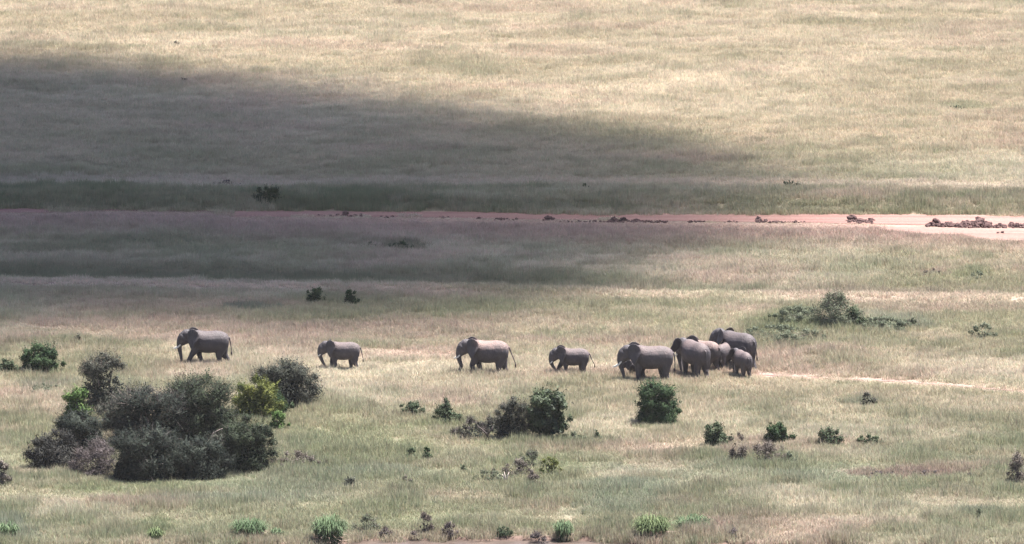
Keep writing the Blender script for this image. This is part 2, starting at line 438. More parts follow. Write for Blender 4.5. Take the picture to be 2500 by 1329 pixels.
# ------------------------------------------------------------------ ground
def build_ground():
    xs = np.concatenate([[-9000, -5000, -2500, -1200, -600, -300, -180, -130, -100], np.arange(-84, 84.1, 1.05), [100, 130, 180, 300, 600, 1200, 2500, 5000, 9000]])
    ys = np.concatenate([[-3000, -1500, -600, -200], np.arange(-50, 420, 20), np.arange(425, 495, 5), np.arange(497, 560, .7), np.arange(560, 905, .9), [920, 950, 1000, 1060, 1130, 1250, 1500, 2000, 3000, 5000, 9000, 14000]])
    X, Y = np.meshgrid(xs, ys); Z = H(X, Y)
    rgb, hf, bare = cover(X.ravel(), Y.ravel())
    bare = bare | ((Y.ravel() - bank_w(X.ravel()) < .9) & (Y.ravel() > 480))
    soil = np.where((Y.ravel() < 530)[:, None], np.array((.09, .065, .055)), SOIL * .6)
    rgb = np.where(bare[:, None], soil, rgb * .6)
    nx, ny = len(xs), len(ys)
    i = np.arange(nx * ny).reshape(ny, nx)
    F = np.stack([i[:-1, :-1], i[:-1, 1:], i[1:, 1:], i[1:, :-1]], -1).reshape(-1, 4)
    me = mesh_np('ground', np.stack([X.ravel(), Y.ravel(), Z.ravel()], 1), F, {'tint': rgb}, True)
    tag(link('ground', me, m_ground()), kind='structure')

def strip(name, far, near, x0, x1, dx, rows, lift, m, jit=.25):
    """a sheet lying on the ground between two curves"""
    xs = np.arange(x0, x1, dx); V = []
    for x in xs:
        a = float(near(x)); b = float(far(x))
        a += (float(fbm(x, 3.1, 3.0, 7, 3)) - .5) * jit * 2; b += (float(fbm(x, 9.1, 3.0, 9, 3)) - .5) * jit * 2
        b = max(a + .05, b)
        for k in range(rows):
            y = a + (b - a) * k / (rows - 1)
            V.append((x, y, float(H(x, y)) + lift))
    i = np.arange(len(xs) * rows).reshape(len(xs), rows)
    F = np.stack([i[:-1, :-1], i[1:, :-1], i[1:, 1:], i[:-1, 1:]], -1).reshape(-1, 4)
    return tag(link(name, mesh_np(name, V, F, None, True), m), kind='structure')

# ------------------------------------------------------------------ cloud
def build_cloud():
    """the cloud whose shadow lies over the left of the plain"""
    A = 620.0
    off = sun_dir * (A / sun_dir.z)
    gx = np.concatenate([np.arange(-420, -90, 15.0), np.arange(-90, 110, 4.0)])
    gy = np.arange(520, 940, 4.0)
    X, Y = np.meshgrid(gx, gy)
    u, v = proj(X, Y, np.full(X.shape, .3))
    top = np.interp(u, [-2500, 0, 300, 600, 900, 1200, 1500, 1750, 1900, 2500], [230, 140, 165, 200, 225, 270, 310, 365, 420, 470])
    bot = np.interp(u, [-2500, 0, 400, 900, 1300, 1600, 1900, 2500], [790, 835, 800, 810, 775, 680, 560, 500])
    nz = (fbm(X, Y, 22, 71, 4) - .5)
    v2 = v + nz * 45
    t = sstep(-45, 75, v2 - top) * sstep(-60, 130, bot - v2)
    peak = np.interp(u + nz * 250, [-6000, -3500, 0, 700, 1100, 1500, 1850, 2100], [0, 4.6, 4.6, 4.0, 3.0, 2.3, 1.3, .3])
    tau = np.clip(t * peak * (1 + nz * .35), 0, None)
    # lighter towards the lower left where the light comes back
    tau *= 1 - .5 * sstep(640, 780, v)
    tau = np.where(tau < .02, 0, tau)
    dens = 0.2
    th = tau / dens * sun_dir.z
    ny, nx = X.shape
    XX = (X + off.x).ravel(); YY = (Y + off.y).ravel(); T = th.ravel()
    Vt = np.stack([XX, YY, A + .8 * T], 1); Vb = np.stack([XX, YY, A - .2 * T], 1)
    i = np.arange(nx * ny).reshape(ny, nx)
    Q = np.stack([i[:-1, :-1], i[:-1, 1:], i[1:, 1:], i[1:, :-1]], -1).reshape(-1, 4)
    Q = Q[(T[Q] > 0).any(1)]
    V = np.concatenate([Vt, Vb]); F = np.concatenate([Q, Q[:, ::-1] + nx * ny])
    me = mesh_np('cloud', V, F, None, True)
    bm = bmesh.new(); bm.from_mesh(me)
    bmesh.ops.remove_doubles(bm, verts=bm.verts, dist=.001)
    bmesh.ops.delete(bm, geom=[q for q in bm.verts if not q.link_faces], context='VERTS')
    bm.to_mesh(me); bm.free()
    m, n = mat('cloud_vapour')
    vsn = nd(n, 'ShaderNodeVolumeScatter'); vsn.inputs['Color'].default_value = (.9, .91, .93, 1); vsn.inputs['Density'].default_value = dens
    vsn.inputs['Anisotropy'].default_value = .3
    out = nd(n, 'ShaderNodeOutputMaterial'); n.links.new(vsn.outputs[0], out.inputs['Volume'])
    tag(link('cloud', me, m), kind='structure')

def build_haze():
    me = bpy.data.meshes.new('haze'); bm = bmesh.new(); bmesh.ops.create_cube(bm, size=1); bm.to_mesh(me); bm.free()
    m, n = mat('warm_air')
    v = nd(n, 'ShaderNodeVolumePrincipled'); v.inputs['Color'].default_value = (.92, .93, .97, 1); v.inputs['Density'].default_value = HAZE
    v.inputs['Density Attribute'].default_value = ''; v.inputs['Anisotropy'].default_value = .2
    out = nd(n, 'ShaderNodeOutputMaterial'); n.links.new(v.outputs[0], out.inputs['Volume'])
    o = link('haze', me, m); o.scale = (19000, 19000, 96); o.location = (0, 5500, 45)
    tag(o, 'thin bluish heat haze over the plain', kind='stuff')

# ------------------------------------------------------------------ grass
def grass_patch(name, nt_, nb, hgt, m, seed, rad=1.0, w=.016, droop=.5):
    r = np.random.default_rng(seed)
    N = nt_ * nb
    cr = rad * np.sqrt(r.random(nt_)); ca = r.random(nt_) * 2 * np.pi
    th = (.7 + .5 * r.random(nt_)); tv = r.random(nt_)
    c = np.repeat(np.stack([cr * np.cos(ca), cr * np.sin(ca)], 1), nb, 0)
    th = np.repeat(th, nb); tv = np.repeat(tv, nb)
    base = c + r.normal(0, .13, (N, 2))
    a = r.random(N) * 2 * np.pi; lean = (.1 + droop * r.random(N)) ; h = hgt * th * (.55 + .6 * r.random(N))
    d = np.stack([np.cos(a), np.sin(a)], 1)
    fa = r.random(N) * np.pi; s = np.stack([np.cos(fa), np.sin(fa)], 1) * (w * (.6 + .8 * r.random(N)))[:, None]
    def at(t, k):
        p = base + d * (lean * h * t ** 1.6)[:, None]
        z = h * t * (1 - .25 * lean * t)
        return p, z
    V = np.zeros((N, 5, 3))
    for j, (t, sg, ws) in enumerate(((0, -1, 1), (0, 1, 1), (.55, -1, .9), (.55, 1, .9), (1, 0, 0))):
        p, z = at(np.full(N, t), 0)
        V[:, j, :2] = p + s * sg * ws; V[:, j, 2] = z - (.04 if t == 0 else 0)
    i = np.arange(N)[:, None] * 5
    F = np.concatenate([i + np.array([[0, 1, 3]]), i + np.array([[0, 3, 2]]), i + np.array([[2, 3, 4]])])
    bl = np.repeat(np.stack([np.clip(r.random(N) * .9 + tv * .1, 0, 1), np.clip(.75 * r.random(N) + .25 * tv, 0, 1), r.random(N)], 1), 5, 0)
    me = mesh_np(name, V.reshape(-1, 3), F, {'blade': bl})
    me.materials.append(m)
    return bpy.data.objects.new(name, me)

def build_grass():
    m = m_grass()
    pc = bpy.data.collections.new('grass_kinds')
    for k, (a, b, h, dr) in enumerate([(46, 9, .40, .7), (52, 8, .33, .9), (40, 10, .46, .6), (46, 9, .40, .9), (34, 10, .56, .5), (56, 8, .28, 1.0)]):
        pc.objects.link(grass_patch('grass_kind_%d' % k, a, b, h, m, 100 + k, droop=dr))
    sp = 1.12
    P = []
    ys = np.arange(492, 905, sp)
    for y in ys:
        hw = y * 1250 / FPX * 1.16 + 5
        xs = np.arange(-hw, hw, sp)
        P.append(np.stack([xs, np.full(len(xs), y)], 1))
    P = np.concatenate(P); P = P + rng.uniform(-.5, .5, P.shape) * sp
    rgb, hf, bare = cover(P[:, 0], P[:, 1])
    keep = ~bare
    P = P[keep]; rgb = rgb[keep]; hf = hf[keep]
    z = H(P[:, 0], P[:, 1]) - .02
    n = len(P)
    me = bpy.data.meshes.new('grass')
    me.vertices.add(n); me.vertices.foreach_set('co', np.stack([P[:, 0], P[:, 1], z], 1).astype(np.float32).ravel())
    at = me.attributes.new('tint', 'FLOAT_COLOR', 'POINT')
    jit = 1 + rng.normal(0, .04, (n, 1))
    a4 = np.ones((n, 4), np.float32); a4[:, :3] = np.clip(rgb * jit, 0, .85); at.data.foreach_set('color', a4.ravel())
    at = me.attributes.new('size', 'FLOAT_VECTOR', 'POINT')
    hs = hf * rng.uniform(.88, 1.12, n)
    sc = np.stack([rng.uniform(.9, 1.15, n)] * 2 + [hs], 1).astype(np.float32)
    at.data.foreach_set('vector', sc.ravel())
    at = me.attributes.new('turn', 'FLOAT_VECTOR', 'POINT')
    tr = np.zeros((n, 3), np.float32); tr[:, 2] = rng.uniform(0, 6.28, n); at.data.foreach_set('vector', tr.ravel())
    at = me.attributes.new('pick', 'INT', 'POINT'); at.data.foreach_set('value', rng.integers(0, 6, n).astype(np.int32))
    o = link('grass', me); tag(o, 'dry straw and green savanna grass covering the plain', kind='stuff')
    g = bpy.data.node_groups.new('grass_scatter', 'GeometryNodeTree')
    g.interface.new_socket('Geometry', in_out='INPUT', socket_type='NodeSocketGeometry')
    g.interface.new_socket('Geometry', in_out='OUTPUT', socket_type='NodeSocketGeometry')
    gi = g.nodes.new('NodeGroupInput'); go = g.nodes.new('NodeGroupOutput')
    ci = g.nodes.new('GeometryNodeCollectionInfo'); ci.inputs['Collection'].default_value = pc
    ci.inputs['Separate Children'].default_value = True; ci.inputs['Reset Children'].default_value = True
    io = g.nodes.new('GeometryNodeInstanceOnPoints'); io.inputs['Pick Instance'].default_value = True
    m2p = g.nodes.new('GeometryNodeMeshToPoints'); m2p.inputs['Radius'].default_value = .01
    def named(t, nm):
        q = g.nodes.new('GeometryNodeInputNamedAttribute'); q.data_type = t; q.inputs['Name'].default_value = nm
        return next(s for s in q.outputs if s.enabled)
    g.links.new(gi.outputs[0], m2p.inputs[0]); g.links.new(m2p.outputs[0], io.inputs['Points'])
    g.links.new(ci.outputs[0], io.inputs['Instance'])
    g.links.new(named('INT', 'pick'), io.inputs['Instance Index'])
    g.links.new(named('FLOAT_VECTOR', 'turn'), io.inputs['Rotation'])
    g.links.new(named('FLOAT_VECTOR', 'size'), io.inputs['Scale'])
    g.links.new(io.outputs[0], go.inputs[0])
    md = o.modifiers.new('scatter', 'NODES'); md.node_group = g
    print('grass patches', n)

# ------------------------------------------------------------------ elephants
def torso(mb):
    st = [(-1.47, 1.98, 1.50, .22), (-1.42, 2.14, 1.22, .38), (-1.28, 2.29, 1.05, .53), (-1.0, 2.43, .98, .64), (-.6, 2.49, .92, .73), (-.15, 2.45, .86, .78),
          (.3, 2.46, .87, .76), (.7, 2.53, .98, .68), (1.0, 2.50, 1.18, .56), (1.25, 2.42, 1.45, .44), (1.5, 2.38, 1.62, .34)]
    rr = []
    for x, t, b, w in st:
        ring = []
        for k in range(20):
            a = 2 * math.pi * k / 20
            c, s_ = math.cos(a), math.sin(a)
            yy = w * math.copysign(abs(c) ** .9, c) * (1 - .22 * max(s_, 0) ** 2)
            ring.append((x, yy, (t + b) / 2 + (t - b) / 2 * math.copysign(abs(s_) ** .85, s_)))
        rr.append(ring)
    mb.rings(rr)
def leg(mb, hip, a1, a2, front, y_in=0):
    r = ([(.24, .34), (.23, .27), .19, .165, .16, .18, .19] if front else [(.27, .46), (.27, .38), (.22, .25), .17, .155, .175, .185])
    hip = Vector(hip)
    a1, a2 = R(a1 * 1.35), R(a2 * 1.35)
    L1, L2 = .78, .62
    # stretch so that the sole meets the ground
    k = (hip.z - .10) / (L1 * math.cos(a1) + L2 * math.cos(a2))
    kn = hip + Vector((math.sin(a1), -y_in * .3, -math.cos(a1))) * L1 * k
    an = kn + Vector((math.sin(a2), 0, -math.cos(a2))) * L2 * k
    an.z = .10
    if not front: kn.x += .05
    p = [hip, hip.lerp(kn, .5), kn, kn.lerp(an, .5), kn.lerp(an, .82), an + Vector((.02, 0, -.01)), an + Vector((.03, 0, -.10))]
    mb.tube(p, r, 12)
EAR = [(0, .36), (-.16, .50), (-.38, .56), (-.60, .50), (-.78, .34), (-.86, .10), (-.82, -.14), (-.70, -.36), (-.56, -.56), (-.44, -.76), (-.34, -.80), (-.24, -.66), (-.12, -.44), (0, -.24)]
def ear_mesh(side, flare, M, size=1.0, tiltd=15):
    flare = flare + 17; size = size * 1.08
    n = len(EAR); V = []; rings = [(.0), .3, .55, .78, .93, 1.0]
    cx, cz = -.38, -.02
    for off in (-1, 1):
        for r in rings:
            for (u, v) in EAR:
                x = cx + (u - cx) * r; z = cz + (v - cz) * r
                y = .10 * math.sin(-x * 3.2) + .05 * math.sin(z * 7 + x * 3) * (-x) - .16 * max(0, -x - .5) ** 1.2
                y += off * .018 * (1 if r < .95 else .5)
                V.append(Vector((x * size, y, z * size)))
    F = []; m_ = len(rings)
    for o_ in (0, 1):
        b0 = o_ * m_ * n
        for i in range(m_ - 1):
            for k in range(n):
                q = (b0 + i * n + k, b0 + i * n + (k + 1) % n, b0 + (i + 1) * n + (k + 1) % n, b0 + (i + 1) * n + k)
                F.append(q if o_ == 0 else q[::-1])
    for k in range(n):
        a = (m_ - 1) * n + k; b = (m_ - 1) * n + (k + 1) % n
        F.append((a, b, b + m_ * n, a + m_ * n))
    rot = Matrix.Rotation(R(-flare), 4, 'Z')          # swing the flap away from the neck
    tilt = Matrix.Rotation(R(tiltd), 4, 'X')
    V = [rot @ tilt @ v for v in V]
    V = [Vector((v.x, v.y * side, v.z)) for v in V]
    V = [M @ (Vector((1.50, .34 * side, 2.08)) + v) for v in V]
    me = bpy.data.meshes.new('ear'); me.from_pydata([tuple(v) for v in V], [], F)
    bm = bmesh.new(); bm.from_mesh(me); bmesh.ops.remove_doubles(bm, verts=bm.verts, dist=1e-4); bmesh.ops.recalc_face_normals(bm, faces=bm.faces); bm.to_mesh(me); bm.free()
    me.polygons.foreach_set('use_smooth', [True] * len(me.polygons))
    return me
TRUNKS = {
    'down': [(1.80, 2.12, .37), (2.00, 1.93, .295), (2.13, 1.68, .225), (2.17, 1.40, .185), (2.15, 1.10, .155), (2.12, .80, .13), (2.12, .50, .108), (2.17, .24, .09), (2.24, .12, .07)],
    'curl': [(1.80, 2.12, .37), (2.00, 1.93, .295), (2.13, 1.68, .225), (2.16, 1.38, .185), (2.12, 1.08, .16), (2.06, .82, .14), (2.12, .60, .12), (2.28, .47, .10), (2.46, .40, .08), (2.56, .37, .06)],
    'back': [(1.80, 2.12, .37), (2.00, 1.93, .295), (2.12, 1.68, .225), (2.13, 1.40, .185), (2.06, 1.10, .155), (1.98, .82, .13), (1.90, .56, .11), (1.84, .34, .09), (1.78, .22, .07)],
    'short': [(1.80, 2.12, .37), (2.00, 1.93, .295), (2.14, 1.68, .225), (2.19, 1.42, .18), (2.14, 1.16, .15), (2.06, .92, .125), (2.04, .70, .10), (2.08, .5, .08)],
}
def elephant(px, py, scale, yaw, label, legs, mats, trunk='down', head=(0, 0), flare=(14, 14), tusk=1.0, tail=((-.10, 0), (-.12, 0)), young=0.0, tail_s=1.0, ear=1.0):
    p = G(px, py)
    root = empty('elephant', p, R(yaw))
    tag(root, label, 'elephant', 'elephants walking across the plain')
    skin, tuskm, eyem, hair = mats
    mb = MB(); torso(mb)
    HL = [(.76, .30, 1.45), (.76, -.30, 1.45), (-.94, .30, 1.42), (-.94, -.30, 1.42)]
    for q, (a1, a2) in zip(HL, legs): leg(mb, q, a1, a2, q[0] > 0, math.copysign(1, q[1]) * .15)
    i0 = len(mb.v)
    hs = 1 + .1 * young
    mb.ball((1.52, 0, 2.22), (.46, .37, .42))                       # skull
    mb.ball((1.76, 0, 2.12), (.34, .30, .40), Matrix.Rotation(R(25), 3, 'Y'))   # forehead
    mb.ball((1.68, .16, 1.86), (.30, .17, .24)); mb.ball((1.68, -.16, 1.86), (.30, .17, .24))   # cheeks
    mb.tube([(1.55, 0, 1.80), (1.78, 0, 1.66), (1.90, 0, 1.56), (1.98, 0, 1.50)], [.22, .17, .10, .05], 10)   # lower jaw
    for s_ in (1, -1): mb.tube([(1.90, .14 * s_, 1.80), (2.08, .175 * s_, 1.62)], [.12, .095], 8)   # tusk sheaths
    T = TRUNKS[trunk]
    mb.tube([(a, 0, c) for a, c, r in T], [r for a, c, r in T], 12)
    piv = Vector((1.15, 0, 2.1))
    M = Matrix.Translation(piv) @ Matrix.Rotation(R(head[1]), 4, 'Z') @ Matrix.Rotation(R(head[0]), 4, 'Y') @ Matrix.Scale(hs, 4) @ Matrix.Translation(-piv)
    mb.xf(M, i0)
    body = link('body', remeshed(mb.mesh('body'), .055, 5), skin, root)
    for s_, fl in ((1, flare[0]), (-1, flare[1])):
        link('ear', ear_mesh(s_, fl, M, ear, 15 if fl < 45 else 38), skin, root)
    if tusk > 0:
        for s_ in (1, -1):
            t = MB(); L = tusk
            t.tube([M @ Vector(v) for v in [(2.04, .17 * s_, 1.66), (2.10, .185 * s_, 1.58), (2.10 + .16 * L, .21 * s_, 1.58 - .13 * L), (2.10 + .34 * L, .22 * s_, 1.58 - .20 * L), (2.10 + .52 * L, .20 * s_, 1.58 - .20 * L)]],
                   [.055, .055, .05, .038, .012], 8)
            link('tusk', t.mesh('tusk'), tuskm, root)
    for s_ in (1, -1):
        e = MB(); e.ball(M @ Vector((1.90, .275 * s_, 2.13)), (.035, .025, .035), nu=8, nv=6)
        link('eye', e.mesh('eye'), eyem, root)
    a = Vector((-1.42, 0, 2.02)); (d1, s1), (d2, s2) = tail
    pts = [a, a + Vector((-.10, 0, -.10)), a + Vector((-.12 + d1 * .4, s1 * .4, -.40)), a + Vector((-.12 + d1, s1, -.75)), a + Vector((-.12 + d2, s2, -1.05 * tail_s))]
    t = MB(); t.tube(pts, [.075, .06, .042, .032, .028], 8)
    tl = link('tail', t.mesh('tail'), skin, root)
    q = pts[-1]; t = MB()
    for k in range(9):
        an = k * .7; o_ = Vector((math.cos(an) * .05, math.sin(an) * .05, 0))
        t.tube([q + o_ * .2 + Vector((0, 0, .05)), q + o_ * .8 + Vector((0, 0, -.12)), q + o_ * 1.0 + Vector((0, 0, -.28 - .03 * (k % 3)))], [.018, .02, .005], 5)
    link('tail_tuft', t.mesh('tail_tuft'), hair, tl)
    # toenails on each foot
    root.scale = (scale * (1.04 if tusk > 1.1 else 1), scale * (.9 if scale < .95 else 1), scale)
    return root

def build_elephants():
    s0 = m_skin('elephant_hide', .12); s1 = m_skin('dusty_elephant_hide', .7, (.070, .062, .066)); s2 = m_skin('grey_elephant_hide', .25, (.066, .059, .064))
    tk = m_plain('ivory', (.78, .74, .64), .4, .4, .08); ey = m_plain('eye_dark', (.02, .015, .012), .3, .5); hr = m_plain('tail_hair', (.05, .04, .04), .7)
    A = (s0, tk, ey, hr); B = (s1, tk, ey, hr); C = (s2, tk, ey, hr)
    # legs: near front, far front, near hind, far hind  (upper, lower swing in degrees, + is forward) for animals walking left
    elephant(509, 891, 1.09, 182, 'large dark grey elephant leading the line at its left end, trunk hanging straight down',
             [(24, 20), (-6, -14), (8, -2), (-14, -26)], A, 'down', (6, 2), (13, -8), 1.0)
    elephant(838, 903, .885, 180, 'young elephant, second in the line, with an upright ear edge',
             [(-2, -8), (14, 4), (-8, -16), (12, 2)], C, 'back', (10, 3), (16, 48), .45, ((-.16, .05), (-.22, .05)), .4)
    elephant(1191, 916, 1.10, 180, 'large elephant with reddish dusty back, curled trunk tip and tail swung out',
             [(20, -16), (-8, -12), (6, 4), (-14, -10)], B, 'curl', (8, 4), (13, -8), .85, ((-.24, .0), (-.42, .0)), 0, 1.15)
    elephant(1399, 916, .85, 180, 'small elephant with lowered head walking right behind the red-backed elephant',
             [(-6, -6), (26, 16), (-2, -8), (8, 2)], C, 'short', (17, 4), (10, -8), .45, ((-.24, .0), (-.44, .0)), .5)
    elephant(1589, 932, 1.13, 179, 'large long-bodied elephant with one pale forward tusk and a tiny calf at its front legs',
             [(4, -2), (-8, -12), (-4, -10), (10, 0)], C, 'down', (12, 3), (11, -8), 1.25, ((-.04, .0), (-.02, .0)))
    elephant(1553, 922, .52, 182, 'tiny calf half hidden beneath the long-bodied elephant, only head and front showing',
             [(8, 2), (-6, -10), (4, -2), (-6, -12)], A, 'short', (4, 3), (18, 18), 0, ((-.1, 0), (-.12, 0)), 1)
    elephant(1696, 922, 1.15, 118, 'elephant seen from behind at the front left of the cluster, one dark ear spread',
             [(2, 0), (-6, -10), (2, -6), (-6, -14)], C, 'down', (14, 8), (58, 8), .6, ((-.04, -.03), (-.03, -.06)), 0, 1.25)
    elephant(1716, 906, .97, 150, 'reddish dusty elephant standing between the front left and the small middle elephant of the cluster',
             [(0, 0), (6, 0), (14, 6), (-8, -18)], B, 'down', (10, 0), (16, 16), .6)
    elephant(1768, 903, .84, 68, 'small middle elephant of the cluster, squeezed left of the smaller rear-facing one',
             [(0, 0), (6, 0), (2, -6), (-4, -10)], C, 'down', (16, 0), (2, 6), .3, young=.4)
    elephant(1813, 923, .85, 110, 'young elephant seen from behind at the front right end of the cluster, tail hanging down',
             [(2, 0), (-6, -10), (2, -4), (-4, -10)], C, 'down', (12, 10), (52, 10), .3, ((-.02, -.02), (-.02, -.04)), .3, 1.15)
    elephant(1800, 900, 1.16, 137, 'biggest elephant, standing farthest back in the cluster with its head raised above the others',
             [(2, 0), (-4, -6), (2, -4), (-10, -16)], A, 'down', (2, 14), (22, 48), .5, ((-.05, -.12), (-.05, -.2)), 0, 1.0)

# ------------------------------------------------------------------ bushes
def rand_dirs(r, n):
    v = r.normal(size=(n, 3)); return v / np.linalg.norm(v, axis=1)[:, None]
def leaves_mesh(name, C, Nn, size, r, aspect=.55, val=None):
    """one small folded leaf (two triangles) per centre"""
    n = len(C)
    t = np.cross(Nn, rand_dirs(r, n)); t /= np.linalg.norm(t, axis=1)[:, None] + 1e-9
    b = np.cross(Nn, t)
    s = (size * r.uniform(.6, 1.35, n))[:, None]
    V = np.stack([C - t * s, C + b * s * aspect, C + t * s, C - b * s * aspect], 1).reshape(-1, 3)
    F = np.arange(n * 4).reshape(n, 4)
    v = r.random(n) if val is None else np.clip(val + r.normal(0, .12, n), 0, 1)
    bl = np.repeat(np.stack([v, r.random(n), r.random(n)], 1), 4, 0)
    return mesh_np(name, V, F, {'blade': bl})
def bush(name, px, py, w, h, label, cat, leafm, woodm, seed, lobes=14, n=5000, leaf=.07, twigs=0, twigm=None, dense=1.0, shape='round', stems=5, group=None, dense_core=True, stem_h=.0, droop=0):
    """px, py: foot of the bush in the photo; w, h: its width and height there"""
    r = np.random.default_rng(seed)
    g = G(px, py); k = ppm(g)
    wm = w * (1.12 if w > 60 else 1.25) / k; hm = h * (1.08 if w > 60 else 1.3) / k
    rx, ry = wm / 2, wm / 2 * .85
    g = G(px, py - ry * .55 * k * .15)
    hm = max(hm - .15 * ry * .8, hm * .75)
    root = empty(name, g, 0)
    tag(root, label, cat, group)
    # lobes
    L = []
    lobes = int(lobes * 1.5)
    twigs = int(twigs * (.3 if group else .5 if w > 60 else 1))
    for i in range(lobes):
        a = r.random() * 2 * math.pi; q = math.sqrt(.25 + .75 * r.random())
        z = r.random() ** .8
        if i == 0: q, z = .1, 1.0
        elif i > 2 and i % 4 == 0 and stem_h < .1: z = 0.0
        elif i % 4 == 1 and shape == 'round': q, z = .75, .8
        elif i == 1: a, q, z = math.pi, 1.0, .3
        elif i == 2: a, q, z = 0, 1.0, .3
        if shape == 'round': prof = math.sqrt(max(0, 1 - (max(z - .35, 0) / .75) ** 2)) * (.82 + .18 * min(1, z * 4))
        elif shape == 'mound': prof = math.sqrt(max(0, 1 - z * z))
        elif shape == 'vase': prof = .45 + .6 * z if z < .75 else 1.0 * math.sqrt(max(0, 1 - ((z - .6) / .5) ** 2))
        else: prof = 1
        lr = (.13 + .22 * r.random() ** 1.3) * min(rx, hm * .75) * (1.25 if lobes < 9 else 1)
        cx = math.cos(a) * q * prof * (rx - lr * .8); cy = math.sin(a) * q * prof * (ry - lr * .8)
        z0 = stem_h * hm + lr * .6; z1 = hm - lr * .8
        L.append((np.array((cx, cy, z0 + (z1 - z0) * z)), lr))
    wts = np.array([l[1] ** 2 for l in L]); wts /= wts.sum()
    N = int(n * (1.5 if w <= 60 else 1.1))
    pick = r.choice(len(L), N, p=wts)
    cen = np.array([l[0] for l in L])[pick]; rad = np.array([l[1] for l in L])[pick]
    d = rand_dirs(r, N); rr = rad * (.5 + .6 * r.random(N) ** .7) * (1 + .25 * (fbm(d[:, 0] * 3 + pick, d[:, 1] * 3 + d[:, 2] * 2, .8, seed % 50, 2) - .5) * 2)
    C = cen + d * rr[:, None] * np.array((1, 1, .85))
    C[:, 2] = np.where(C[:, 2] < .03, .03 + r.random(N) * .3 * hm, C[:, 2])
    if stem_h < .1:
        kf = r.random(N) < .30; dd = rand_dirs(r, N); dd[:, 2] = np.abs(dd[:, 2]); q_ = r.random(N) ** .4
        Cf = dd * np.array((rx, ry, hm)) * (.88 * q_)[:, None]; C = np.where(kf[:, None], Cf, C); d = np.where(kf[:, None], dd, d)
    # ragged sprigs sticking out of the crown
    ns = max(6, int(N / 75)); per = 9; bi = r.choice(len(L), ns, p=wts); sd = rand_dirs(r, ns); sd[:, 2] = np.abs(sd[:, 2]) * .9 + .25
    sb = np.array([L[i][0] for i in bi]) + sd * np.array([L[i][1] for i in bi])[:, None] * .9; ln = np.array([L[i][1] for i in bi]) * r.uniform(.25, 1.0, ns)
    tt = np.tile(np.linspace(0, 1, per), ns)[:, None]
    Cs = np.repeat(sb, per, 0) + np.repeat(sd * ln[:, None], per, 0) * tt + r.normal(0, leaf * .7, (ns * per, 3)) * (1.2 - tt)
    C = np.concatenate([C, Cs]); d = np.concatenate([d, np.repeat(sd, per, 0)]); pick = np.concatenate([pick, np.repeat(bi, per)]); N = len(C)
    C[:, 2] = np.maximum(C[:, 2], .03)
    Nn = d * 1.3 + rand_dirs(r, N) * .5 + np.array((0, 0, .25)); Nn /= np.linalg.norm(Nn, axis=1)[:, None]
    lv = r.random(len(L))[pick] * .5 + .25
    tag(link('foliage', leaves_mesh('foliage', C, Nn, leaf, r, val=lv), leafm, root), kind='stuff')
    # leaves filling the crown, coloured darker to deepen the shade inside it
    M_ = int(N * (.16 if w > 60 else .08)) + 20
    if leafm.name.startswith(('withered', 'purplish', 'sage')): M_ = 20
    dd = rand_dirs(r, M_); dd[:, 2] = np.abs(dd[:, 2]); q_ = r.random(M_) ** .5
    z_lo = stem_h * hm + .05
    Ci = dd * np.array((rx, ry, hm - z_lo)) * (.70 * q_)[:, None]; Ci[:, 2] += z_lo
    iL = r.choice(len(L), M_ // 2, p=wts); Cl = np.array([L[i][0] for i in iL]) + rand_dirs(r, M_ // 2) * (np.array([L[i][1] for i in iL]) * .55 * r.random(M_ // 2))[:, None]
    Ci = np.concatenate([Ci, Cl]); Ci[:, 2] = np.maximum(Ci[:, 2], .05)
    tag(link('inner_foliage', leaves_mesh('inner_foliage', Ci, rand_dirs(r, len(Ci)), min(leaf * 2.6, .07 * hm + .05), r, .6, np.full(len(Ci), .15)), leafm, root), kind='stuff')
    # stems to the lobes
    mb = MB()
    order = sorted(range(len(L)), key=lambda i: -L[i][1])[:max(3, stems)]
    for i in order:
        c = L[i][0]; b = Vector((c[0] * .12 + r.normal() * .04, c[1] * .12 + r.normal() * .04, -.08)); c = Vector(c)
        m1 = b.lerp(c, .45) + Vector((r.normal() * .06, r.normal() * .06, 0)) * wm * .5 + Vector((0, 0, .08 * hm))
        t0 = max(.018, .022 * hm + .008)
        mb.tube([b, m1, c], [t0, t0 * .6, t0 * .25], 6)
    link('stems', mb.mesh('stems'), woodm, root)
    if twigs:
        i = r.choice(len(L), twigs, p=wts); c = np.array([l[0] for l in L])[i]; lr = np.array([l[1] for l in L])[i]
        d = rand_dirs(r, twigs) + np.array((0, 0, .55)); d /= np.linalg.norm(d, axis=1)[:, None]
        a = c + d * (lr * .25)[:, None] + r.normal(0, .05, (twigs, 3)); ln = lr * (.75 + .5 * r.random(twigs)); b = a + d * ln[:, None] + r.normal(0, .05, (twigs, 3)); 
        a[:, 2] = np.maximum(a[:, 2], .02); b[:, 2] = np.maximum(b[:, 2], .04)
        s = np.cross(d, rand_dirs(r, twigs)); s /= np.linalg.norm(s, axis=1)[:, None]; s *= (.009 + .008 * r.random(twigs))[:, None]
        V = np.stack([a - s, a + s, b + s * .3, b - s * .3], 1).reshape(-1, 3)
        bl = np.repeat(r.random((twigs, 3)), 4, 0)
        tag(link('twigs', mesh_np('twigs', V, np.arange(twigs * 4).reshape(-1, 4), {'blade': bl}), twigm or woodm, root), kind='stuff')
    return root
def branch(px, py, z0, pts, rad, label, m):
    g = G(px, py); root = empty('dead_branch', g)
    mb = MB()
    P = [Vector(p) for p in pts]
    mb.tube(P, [rad * (1 - .7 * i / (len(P) - 1)) for i in range(len(P))], 6)
    link('limb', mb.mesh('limb'), m, root)
    return root
